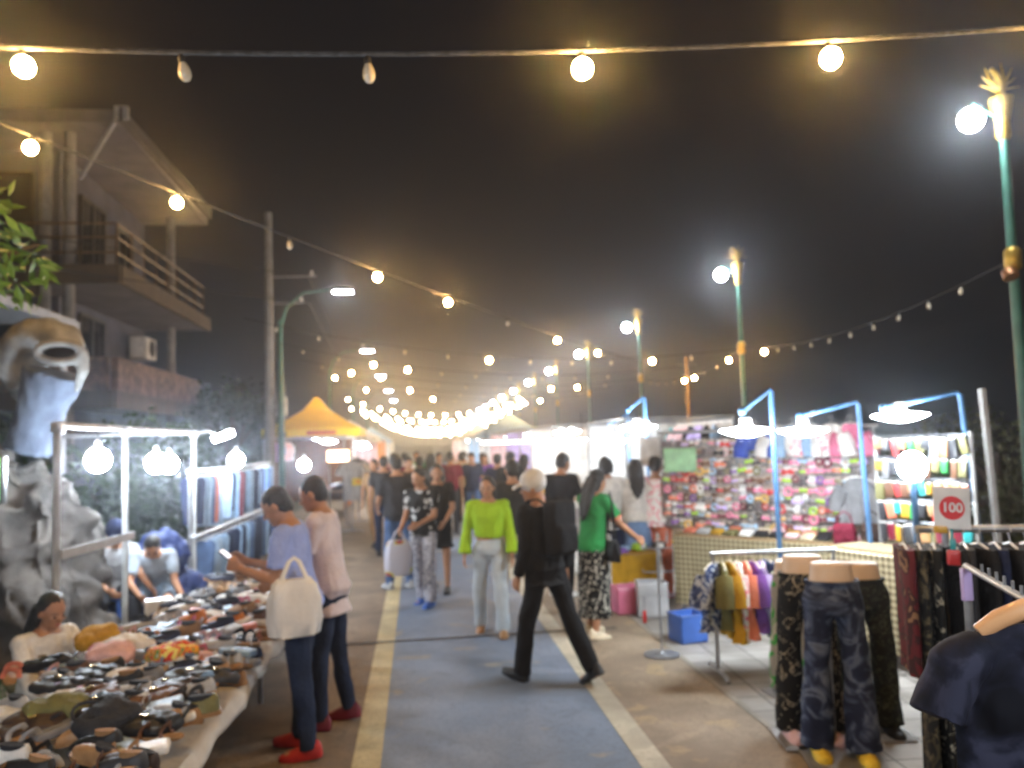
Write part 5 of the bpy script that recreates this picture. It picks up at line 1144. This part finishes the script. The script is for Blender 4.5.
for (px, py, d, c, kd, L_, w_, lab) in ((856, 470, 7.5, 'grey', 'dress', .42, .17, 'grey blue long dress hung at the end of the accessory board'),):
    garment(kd, c, lab, 'clothing', W(px, py, d), rzb, w_, L_, .03, None, None, 'white', 4)
for (px, py, d, c, lab) in ((844, 518, 7.3, 'burgundy', 'burgundy red shaggy bag hanging below the pink tops'), (872, 518, 7.2, 'dark brown', 'dark brown shaggy bag hanging beside the burgundy one')):
    t = thing('hanging_bag', lab, 'bag', W(px, py, d), rzb); b = MB(); b.rbox((0, 0, -.16), (.2, .1, .22), .8); organic(b, 'body', cloth(c), t, .014, 1, .02, 24, 3)
    MB().tube([(-.08, 0, -.07), (-.05, 0, .03), (0, 0, .06), (.05, 0, .03), (.08, 0, -.07)], .007, 6).build('strap', cloth(c), t)
# tables with plaid skirts
def skirt_table(label, P, Q, z, dep, mat, clabel, name='trestle_table'):
    P = V(P); Q = V(Q); a = (Q - P).normalized(); L = (Q - P).length; rz = math.atan2(a.y, a.x)
    t = thing(name, label, 'table', P, rz)
    MB().box((L / 2, dep / 2, z - .03), (L, dep, .04)).build('tabletop', WOOD, t, False)
    for x in (.05, L - .05):
        for y in (.06, dep - .06): MB().tube([(x, y, 0), (x, y, z - .05)], .018, 8).build('leg', STEEL, t)
    def fn(u, v):
        if v < .35: return (-.01 + u * (L + .02), dep * (1 - v / .35) - .01, z - .006)
        q = (v - .35) / .65; return (-.01 + u * (L + .02), -.015 - .014 * math.sin(u * L * 22) * q, z - .006 - q * (z - .12))
    o = MB().grid(fn, 70, 16).build('tablecloth', mat, None); o.location = P; o.rotation_euler = (0, 0, rz); tag(o, clabel, 'tablecloth'); return rz, a
TA_ = A + nrm * .62 + ax * .52; TB_ = B + nrm * .62 + ax * .35
rzt, ta = skirt_table('long trestle table in front of the hair accessory board', TA_, TB_, .84, .55, PLAID, 'beige and olive plaid cloth skirting the accessory table')
rt = random.Random(9); Lt = (TB_ - TA_).length
for k in range(26):
    u = .08 + (Lt - .16) * (k + .5) / 26; c = rt.choice(['mustard', 'white', 'olive', 'black', 'beige', 'light blue', 'pale pink', 'coral', 'silver grey', 'black', 'brown', 'cream'])
    p = TA_ + ta * u - nrm * (.14 + .22 * (k % 2)); key = ('tp', c)
    if key not in proto: r = thing('pouch', None, 'pouch', (p.x, p.y, .842), rzt); purse_parts(c, r, .13, .1); proto[key] = r
    else: r = dup(proto[key], (p.x, p.y, .842), rzt)
    r.rotation_euler = (R(18 + rt.uniform(-8, 8)), 0, rzt + rt.uniform(-.4, .4)); r['label'] = f'{c} pouch, {ORD[k]} from the green sheet end of the plaid table'; r['group'] = 'pouches on the plaid table'
# blue pipes with LED saucers
def led(p, label, r=.21, em=None):
    t = thing('led_lamp', label, 'lamp', p, 0, 'white LED saucer lamps over the stalls')
    MB().lathe([(r * .3, .028), (r * .32, .036), (.05, .05), (.045, .1), (.02, .11)], n=28).build('housing', plastic('white'), t)
    MB().lathe([(.005, -.05), (r * .3, -.044), (r * .7, -.022), (r * .95, -.002), (r, .006), (r * .95, .013), (r * .5, .026), (.005, .028)], n=28).build('diffuser', em or PANEL, t)
    return t
def pipe(label, top, end, foot=None, r=.021):
    top = V(top); end = V(end); foot = V(foot) if foot is not None else V((top.x, top.y, 0)); t = thing('lamp_pole', label, 'lamp pole', foot, 0, 'bent blue pipes carrying the lamps')
    MB().tube([V((0, 0, 0)), (top - foot)], r, 10).build('post', BLUEP, t)
    MB().tube([top - foot - V((0, 0, .02)), (top - foot).lerp(end - foot, .04) + V((0, 0, .02)), end - foot], r * .85, 10).build('arm', BLUEP, t)
    MB().ell(end - foot, (.035, .035, .035)).build('end_cap', BLUEP, t); return t
def cord_led(top_p, lamp_p, label, r=.21):
    l = led(lamp_p, label, r); MB().tube([V((0, 0, .1)), V(top_p) - V(lamp_p)], .004, 5).build('cord', WIRE, l); return l
for (top, end, lmp, l1, l2, ft) in (((771, 391, 6.6), (742, 411, 6.5), (746, 431, 6.5), 'bent blue pipe rising in front of the accessory board', 'white LED saucer lamp under the bent pipe before the board', None), ((858, 404, 6.9), (800, 416, 6.9), (803, 431, 6.9), 'bent blue pipe with a long arm at the end of the accessory board', 'white LED saucer lamp over the royal blue top', (869, 640)),
                                 ((960, 394, 6.3), (884, 408, 6.3), (900, 416, 6.3), 'tall bent blue pipe leaning beside the sachet stall', 'white LED saucer lamp over the sachet stall', (984, 640)), ((645, 398, 10.6), (628, 410, 10.6), (637, 427, 10.4), 'blue pipe behind the long-haired shopper', 'white LED saucer lamp above the long-haired shopper', None), ((628, 415, 12.6), (610, 424, 12.5), (615, 441, 12.5), 'thin blue pipe of the shoe shelf stall', 'small white LED saucer lamp over the shoe shelves', None)):
    f_ = None
    if ft: d_ = top[2]; g = W(ft[0], 480, d_); f_ = (g.x, g.y, 0)
    T_, E_, P_ = W(*top), W(*end), W(*lmp); pipe(l1, T_, E_, f_); cord_led((P_.x, P_.y, max(P_.z + .12, T_.lerp(E_, .9).z)), P_, l2)
p = W(912, 466, 5.75)
bpst = thing('lamp_pole', 'short blue pipe topped by the brightest bare bulb at the sachet stall', 'lamp pole', (p.x, p.y, 0)); MB().tube([(0, 0, 0), (0, 0, p.z - .1)], .022, 10).build('post', BLUEP, bpst)
MB().lathe([(.024, p.z - .12), (.03, p.z - .1), (.03, p.z - .06)], n=10).build('socket', plastic('white'), bpst)
o = MB().ell((p.x, p.y, p.z), (.1, .1, .105), None, 18, 12).build('bulb', EM('glaring_bulb_glass', (.84, .93, 1), 75), None); o.name = 'light_bulb'; tag(o, 'large bare bulb glaring on top of the short blue pipe', 'light bulb')
w = W(976, 440, 6.35); t = thing('post', 'grey square post beside the tall bent blue pipe', 'post', (w.x + .12, w.y, 0)); MB().rbox((0, 0, 1.08), (.045, .045, 2.16), .2, Matrix.Rotation(R(-2), 3, 'Y')).build('shaft', GALV, t); MB().rbox((0, 0, .01), (.14, .14, .02), .3).build('foot', STEEL, t)
# sachet stall
C0 = W(876, 500, 6.95); C1 = W(972, 500, 6.2); C0.z = C1.z = 0; ac_ = (C1 - C0).normalized(); rzc = math.atan2(ac_.y, ac_.x); LC = (C1 - C0).length; nc = V((ac_.y, -ac_.x, 0))
sk = thing('display_rack', 'wire rack of hanging foil sachets behind the price sign', 'display rack', C0, rzc)
for x in (0, LC): MB().tube([(x, .04, 0), (x, .04, 1.82)], .018, 8).build('post', GALV, sk)
for k, z in enumerate((1.8, 1.62, 1.44, 1.26, 1.08)): MB().tube([(0, .03, z), (LC, .03, z)], .008, 6).build('rail', STEEL, sk)
def sachet(c):
    r = thing('sachet', None, 'sachet', (0, 0, -60)); 
    MB().rbox((0, 0, -.08), (.085, .022, .14), .8).build('packet', plastic(c), r); MB().rbox((0, 0, -.008), (.085, .006, .018), .3).build('header', plastic('white'), r); return r
sa = {}
for j, z in enumerate((1.8, 1.62, 1.44, 1.26, 1.08)):
    for k in range(11):
        c = ra.choice(['olive', 'brown', 'tan', 'mustard', 'coral', 'green', 'burgundy', 'grey', 'brown', 'teal', 'charcoal', 'red']); p = C0 + ac_ * (.05 + (LC - .1) * k / 10) + nc * .0
        if c not in sa: sa[c] = sachet(c); o = sa[c]
        else: o = dup(sa[c])
        o.location = (p.x, p.y, z - .008 - ra.uniform(0, .02)); o.rotation_euler = (0, ra.uniform(-.22, .22), rzc + ra.uniform(-.3, .3)); o.scale = (ra.uniform(.6, 1.05), 1, ra.uniform(.6, 1.15)); o['label'] = f'{c} sachet, {ORD[k]} along the {["top", "second", "middle", "fourth", "bottom"][j]} rail of the sachet rack'; o['group'] = 'foil sachets on the wire rack'
S0 = C0 + nc * .5 - ac_ * .1; S1 = C1 + nc * .5 + ac_ * .1
skirt_table('short trestle table under the sachet rack', S0, S1, .9, .45, plaid('brown_plaid_cloth', (.33, .27, .16), (.12, .1, .06), (.56, .5, .34), 6), 'brown and cream plaid cloth skirting the sachet table')
def crate(label, loc, rz, s, c, name='crate', lid=None):
    t = thing(name, label, 'crate', loc, rz); x, y, z = s
    MB().rbox((0, 0, .01), (x, y, .02), .3).build('base', plastic(c), t)
    for (cc, ss) in (((0, -y / 2, z / 2 + .01), (x, .012, z)), ((0, y / 2, z / 2 + .01), (x, .012, z)), ((-x / 2, 0, z / 2 + .01), (.012, y - .012, z)), ((x / 2, 0, z / 2 + .01), (.012, y - .012, z))): MB().rbox(cc, ss, .3).build('side_panel', plastic(c), t)
    MB().tube([(-x / 2, -y / 2, z), (x / 2, -y / 2, z), (x / 2, y / 2, z), (-x / 2, y / 2, z), (-x / 2, -y / 2, z)], .012, 6).build('rim', plastic(c), t)
    if lid: MB().rbox((0, 0, z + .025), (x + .02, y + .02, .03), .4).build('lid', plastic(lid), t)
    return t
g = G(692, 643); crate('blue plastic crate on the tiles beside the low clothes rack', (g.x, g.y + .1, 0), R(12), (.26, .24, .24), 'blue')
g = G(884, 632); crate('white storage box with pale blue lid under the plaid table', (g.x, g.y, 0), R(-30), (.5, .36, .3), 'white', lid='light blue')
g = G(632, 612); crate('pink plastic crate under the yellow cloth of the goods table', (g.x, g.y + .05, 0), R(5), (.36, .3, .26), 'pink')
g = G(655, 617); crate('pale grey tub next to the pink crate', (g.x, g.y + .1, 0), R(-8), (.3, .26, .34), 'silver grey')
g0 = G(596, 612); g1 = G(668, 606)
rzg, ag = skirt_table('low goods table in front of the green T-shirt shopper', (g0.x + .25, g0.y + .25, 0), (g1.x, g1.y + .3, 0), .56, .6, cloth('mustard'), 'mustard yellow cloth sliding off the low goods table')
TG = [('purple', 'flat purple tray on the mustard cloth'), ('light blue', 'flat light blue tray on the mustard cloth'), ('lime green', 'lime green folded pack on the mustard cloth'), ('white', 'white pack on the mustard cloth'), ('dark brown', 'dark brown pack on the mustard cloth'), ('coral', 'coral pack on the mustard cloth'), ('yellow', 'yellow pack on the mustard cloth')]
for k, (c, lab) in enumerate(TG):
    p = V((g0.x + .25, g0.y + .25, .56)) + ag * (.14 + .13 * k) + V((0, .14 + .16 * (k % 2), 0)); t = thing('goods_pack', lab, 'pack', p, rzg + rt.uniform(-.3, .3), 'packs on the mustard cloth')
    if k < 2:
        MB().rbox((0, 0, .015), (.2, .16, .03), .4).build('tray', plastic(c), t); MB().rbox((0, 0, .035), (.15, .11, .02), .4).build('contents', cloth(c), t)
    else: MB().rbox((0, 0, .045), (.16, .12, .09), .7).build('wrapping', plastic(c), t); MB().rbox((0, -.062, .05), (.08, .004, .05), .3).build('sticker', paint('white'), t)
# slim wire stand with red tag
g = G(662, 655); t = thing('wire_stand', 'slim steel wire stand with a hanging red tag on the tiles', 'display stand', (g.x, g.y, 0))
MB().lathe([(.15, .0), (.15, .012), (.02, .02), (.012, .03)], n=16).build('base', STEEL, t); MB().tube([(0, 0, .02), (0, 0, .95)], .01, 8).build('post', STEEL, t)
for z in (.5, .7, .9): MB().tube([(-.14, 0, z + .03), (-.13, 0, z), (.13, 0, z), (.14, 0, z + .03)], .005, 6).build('hook', STEEL, t)
MB().rbox((-.14, -.01, .33), (.03, .008, .1), .4).build('tag', plastic('red'), t); MB().tube([(-.14, -.005, .38), (-.135, 0, .5)], .002, 4).build('string', WIRE, t)

# ------------------------------------------------------------------ stalls further down the street
def stall(label, x, y, w, d, side, backc, topc, seed, canopy=None, shelves=False):
    rnd = random.Random(seed); t = thing('market_stall', label, 'market stall', (x, y, 0), 0)
    s_ = side
    for px_ in (0, d):
        for py_ in (0, w): MB().tube([(s_ * px_, py_, 0), (s_ * px_, py_, 2.15)], .022, 8).build('post', GALV, t)
    b = MB(); b.tube([(0, 0, 2.15), (s_ * d, 0, 2.15)], .018, 6); b.tube([(0, w, 2.15), (s_ * d, w, 2.15)], .018, 6); b.tube([(0, 0, 2.15), (0, w, 2.15)], .018, 6); b.tube([(s_ * d, 0, 2.15), (s_ * d, w, 2.15)], .018, 6); b.build('frame', GALV, t)
    def fn(u, v): return (s_ * d - s_ * .03 + .02 * math.sin(u * 17), w * u, .3 + 1.8 * v)
    o = MB().grid(fn, 24, 4).build('back_cloth', cloth(backc), t)
    def fn2(u, v): return (s_ * d * u, w - .03 + .02 * math.sin(u * 15), .3 + 1.8 * v)
    MB().grid(fn2, 16, 4).build('side_cloth', cloth(backc), t)
    MB().box((s_ * .35, w / 2, .7), (.6, w - .1, .04)).build('counter', WOOD, t, False)
    def fn3(u, v): return (s_ * .04 - s_ * .01 * math.sin(u * 40), w * (.02 + .96 * u), .70 - .5 * v)
    MB().grid(fn3, 40, 3).build('counter_cloth', cloth(topc), t)
    if shelves:
        for z in (1.0, 1.25, 1.5): MB().box((s_ * (d - .25), w / 2, z), (.35, w - .15, .025)).build('shelf', paint('white'), t, False)
    if canopy:
        zz = 2.2; MB().loft([[V((s_ * d * .5 + sx * (d * .5 + .15) * q, w / 2 + sy * (w / 2 + .15) * q, z)) for sx, sy in ((-1, -1), (1, -1), (1, 1), (-1, 1))] for q, z in ((1, zz - .18), (1.0, zz), (.6, zz + .28), (.04, zz + .75))]).build('canopy', cloth(canopy), t, False)
    return t
def short(l): return ' '.join(l.split(' stall')[0].split()[:4]) if 'stall' in l else l
SR = [(3.1, 11.7, 2.6, 1.7, 1, 'white', 'white', None, True, 'white stall of shoe shelves behind the green T-shirt shopper'), (2.6, 15.2, 3.0, 1.8, 1, 'white', 'pale pink', None, False, 'dazzling white clothes stall under the long lamp'), (2.5, 19.4, 3.0, 1.8, 1, 'lilac', 'white', None, False, 'lilac backed stall next after the dazzling clothes stall'), (2.5, 24, 3.2, 2, 1, 'pale pink', 'light blue', None, False, 'pink backed stall beyond the lilac one'), (2.5, 29, 3.4, 2, 1, 'white', 'coral', 'light blue', False, 'stall with pale blue canopy on the seaward side'), (2.5, 35, 3.6, 2, 1, 'light blue', 'white', None, False, 'light blue backed stall far down the seaward side'), (2.4, 42, 4, 2, 1, 'white', 'white', 'white', False, 'far stall with white canopy on the seaward side'), (2.4, 50, 4, 2, 1, 'pale pink', 'white', None, False, 'farthest pink backed stall on the seaward side'),
      (-1.9, 21.5, 3.0, 2, -1, 'brown', 'orange', None, False, 'brown backed food stall before the yellow canopy'), (-1.7, 32, 3.2, 2, -1, 'pale pink', 'white', 'white', False, 'white canopied stall behind the yellow canopy'), (-1.6, 38, 3.4, 2, -1, 'orange', 'white', None, False, 'orange backed stall far on the house side'), (-1.6, 45, 4, 2, -1, 'white', 'red', 'light blue', False, 'blue canopied far stall on the house side'), (-1.6, 53, 4, 2, -1, 'cream', 'white', None, False, 'farthest cream backed stall on the house side')]
for k, (x, y, w_, d_, s_, bc, tc_, cn, sh_, lab) in enumerate(SR):
    stall(lab, x, y, w_, d_, s_, bc, tc_, k, cn, sh_)
    sidew = 'seaward' if s_ > 0 else 'house'
    for j in range(2):
        p = (x + s_ * .55, y + w_ * (.3 + .4 * j), 2.02); ordk = sum(1 for q in SR[:k] if q[4] == s_) 
        led(p, f'white LED saucer lamp at the {"near" if j == 0 else "rear"} side of the {short(lab)} stall', .17 if y < 30 else .22)
    if y < 30:
        for j in range(7):
            c = rt.choice(['white', 'pale pink', 'coral', 'light blue', 'navy', 'lilac', 'cream', 'red', 'black', 'teal'])
            garment('shirt', c, f'{c} top, {ORD[j]} of the back row in the {short(lab)} stall', 'clothing', (x + s_ * (d_ - .22), y + .25 + (w_ - .5) * j / 6, 2.1), R(90 + rt.uniform(-25, 25)), .18, .5, .03, 'tops hung in the far stalls', None, 'white', j + 7 * k)
    for j in range(7):
        c = rt.choice(['white', 'pale pink', 'coral', 'light blue', 'navy', 'lilac', 'mustard', 'red', 'black', 'teal']); p = (x + s_ * (.22 + .2 * (j % 2)), y + .25 + (w_ - .5) * j / 6, .722); key = ('fp', c)
        if key not in proto: r = thing('goods_pack', None, 'pack', p); MB().rbox((0, 0, .05), (.24, .2, .1), .6).build('wrapping', cloth(c), r); proto[key] = r
        else: r = dup(proto[key], p, rt.uniform(0, 3))
        r['label'] = f'{c} bundle, {ORD[j]} along the counter of the {short(lab)} stall'; r['group'] = 'bundles on the far counters'
# shoes on the white shelves
for j, z in enumerate((1.0125, 1.2625, 1.5125)):
    for k in range(9):
        c = rt.choice(['white', 'white', 'pale pink', 'silver grey', 'black', 'light blue']); key = ('wshoe', c); p = (3.1 + 1.45, 11.7 + .25 + .26 * k, z + .002)
        if key not in proto: r = thing('shoe', None, 'shoe', p, R(90)); shoe_parts((c, 'white'), r, .25); proto[key] = r
        else: r = dup(proto[key], p, R(90))
        r['label'] = f'{c} shoe, {ORD[k]} on the {["lowest", "middle", "top"][j]} white shelf behind the green T-shirt'; r['group'] = 'shoes on the white shelves'
# long LED batten
p = W(534, 441, 15.0); t = thing('led_batten', 'long white LED batten glaring over the dazzling clothes stall', 'lamp', p, R(-10))
MB().rbox((0, 0, .03), (2.0, .12, .05), .3).build('housing', plastic('white'), t); MB().rbox((0, 0, -.005), (1.96, .1, .03), .5).build('diffuser', EM('batten_diffuser', (.86, .94, 1), 70), t)
for x in (-.9, .9): MB().tube([(x, 0, .05), (x, 0, .5)], .006, 5).build('wire', WIRE, t)
# grey jackets rack
q = G(352, 533); rk_ = rack('steel rack of grey jackets by the yellow canopy', (q.x, q.y, 0), R(90), 2.2, 1.62)
for k in range(11):
    c = ['silver grey', 'grey', 'silver grey', 'white', 'grey', 'beige', 'silver grey', 'charcoal', 'grey', 'silver grey', 'grey'][k]
    garment('shirt', c, f'{c} jacket hanging {ORD[k]} on the rack before the yellow canopy', 'clothing', (q.x, q.y + .08 + .2 * k, 1.62), R(30 if k == 0 else rt.uniform(0, 30)), .24, .85, .05, 'jackets on the grey rack', None, 'charcoal', k + 90)
t = thing('price_tag', 'yellow price tag pinned to the first grey jacket', 'tag', (q.x + .12, q.y - .06, 1.1), R(20)); MB().rbox((0, 0, 0), (.2, .01, .16), .3).build('card', M_('yellow_card', (.7, .55, .06), .6), t); MB().rbox((.03, -.006, 0), (.1, .005, .06), .3).build('print', M_('orange_print', (.65, .2, .04), .6), t)
# yellow canopy
yc = thing('gazebo', 'bright yellow pop-up canopy tent with a pointed roof', 'canopy tent', (-3.25, 27, 0)); YC = M_('yellow_canopy_fabric', (.76, .56, .01), .6, scale=2, c2=(.7, .5, .008), bump=.2, bscale=6)
n = 16; rg = []
for q_, z in ((1.5, 2.2), (1.5, 2.46), (.95, 2.72), (.4, 3.1), (.06, 3.52)):
    ring = []
    for k in range(n * 4):
        f_ = k / n; e = int(f_); u = f_ - e; c_ = ((-1, -1), (1, -1), (1, 1), (-1, 1)); a0, a1 = c_[e], c_[(e + 1) % 4]; sag = (.06 * math.sin(math.pi * u)) if .3 < q_ < 1.4 else 0
        ring.append(V(((a0[0] + (a1[0] - a0[0]) * u) * q_ * (1 - sag), (a0[1] + (a1[1] - a0[1]) * u) * q_ * (1 - sag), z)))
    rg.append(ring)
MB().loft(rg, False).build('canopy', YC, yc, False)
MB().rbox((.3, -1.512, 2.33), (.9, .012, .13), .3).build('printed_band', M_('orange_red_print', (.6, .14, .03), .6), yc)
for sx in (-1, 1):
    for sy in (-1, 1): MB().tube([(sx * 1.45, sy * 1.45, 0), (sx * 1.45, sy * 1.45, 2.3)], .03, 8).build('post', GALV, yc)
led((-3.2, 26.4, 2.1), 'white LED lamp under the yellow canopy', .2)
p = W(363, 447, 24); led(p, 'white LED lamp beside the corner of the yellow canopy', .22)
p = W(338, 456, 19); t = thing('food_sign', 'warm glowing food stall sign under the yellow canopy edge', 'sign', p, R(10)); MB().rbox((0, 0, 0), (.55, .1, .3), .25).build('casing', plastic('coral'), t); MB().rbox((0, -.045, 0), (.5, .03, .26), .25).build('lit_panel', EM('warm_sign', (1, .7, .45), 5), t)
for sx in (-.2, .2): MB().tube([(sx, 0, -.1), (sx, 0, -p.z)], .02, 6).build('post', GALV, t)

# ------------------------------------------------------------------ air, sky, render
hz = MB().box((0, 62, 5.5), (110, 160, 13.2)).build('haze', None, None, False); hz['kind'] = 'stuff'; hz['label'] = 'thin humid night haze over the market'
m = bpy.data.materials.new('haze'); m.use_nodes = True; nt = m.node_tree; nt.nodes.remove(nt.nodes['Principled BSDF']); pv_ = nt.nodes.new('ShaderNodeVolumePrincipled')
pv_.inputs['Color'].default_value = (.86, .9, 1, 1); pv_.inputs['Density'].default_value = .0040; pv_.inputs['Anisotropy'].default_value = .92
nt.links.new(pv_.outputs['Volume'], nt.nodes['Material Output'].inputs['Volume']); hz.data.materials.append(m)

# lamps of the neighbouring stalls at the viewer's elbows
T_, E_, P_ = V((3.0, .6, 2.55)), V((2.2, .75, 2.45)), V((2.2, .8, 2.3)); pipe('bent blue pipe beside the viewer at the navy T-shirt rack', T_, E_); cord_led((P_.x, P_.y, 2.44), P_, 'white LED saucer lamp over the navy T-shirt rack')
for (x, y, l) in ((-1.9, 1.2, 'bare white bulb over the near end of the shoe table'), (-1.8, -.4, 'bare white bulb behind the viewer over the shoe table')): hang_bulb((x, y, 2.15), .35, l)
MB_ = MB(); MB_.tube([(-1.85, -1.2, 2.5), (-1.85, 1.9, 2.5)], .022, 8); MB_.tube([(-1.85, -1.2, 0), (-1.85, -1.2, 2.5)], .024, 8); MB_.tube([(-1.85, 1.45, .5), (-1.85, 1.45, 2.5)], .024, 8)
t = thing('stall_frame', 'white tube frame over the near end of the shoe table', 'stall frame', (0, 0, 0)); MB_.build('tube_frame', GALV, t)

wd = bpy.data.worlds.new('World'); sc.world = wd; wd.use_nodes = True; nt = wd.node_tree; bg = nt.nodes['Background']
sky = nt.nodes.new('ShaderNodeTexSky'); sky.sky_type = 'NISHITA'; sky.sun_disc = False; sky.sun_elevation = R(-6); sky.sun_rotation = R(200)
nt.links.new(sky.outputs['Color'], bg.inputs['Color']); bg.inputs['Strength'].default_value = .01
bg2 = nt.nodes.new('ShaderNodeBackground'); bg2.inputs['Color'].default_value = (.92, .86, 1.0, 1); bg2.inputs['Strength'].default_value = .0055
ad = nt.nodes.new('ShaderNodeAddShader'); nt.links.new(bg.outputs[0], ad.inputs[0]); nt.links.new(bg2.outputs[0], ad.inputs[1]); nt.links.new(ad.outputs[0], nt.nodes['World Output'].inputs['Surface'])

cam_d.dof.use_dof = True; cam_d.dof.focus_distance = 1.35; cam_d.dof.aperture_fstop = 3.4
sc.render.engine = 'CYCLES'; cy = sc.cycles
cy.use_denoising = True; cy.max_bounces = 5; cy.diffuse_bounces = 3; cy.glossy_bounces = 2; cy.transmission_bounces = 2; cy.volume_bounces = 0; cy.transparent_max_bounces = 4
cy.sample_clamp_indirect = 3.0; cy.sample_clamp_direct = 0; cy.caustics_reflective = False; cy.caustics_refractive = False; cy.use_light_tree = True
sc.view_settings.view_transform = 'Standard'; sc.view_settings.look = 'None'; sc.view_settings.exposure = 0.75; sc.view_settings.gamma = 1.0; sc.view_settings.use_curve_mapping = False
bpy.context.view_layer.update()
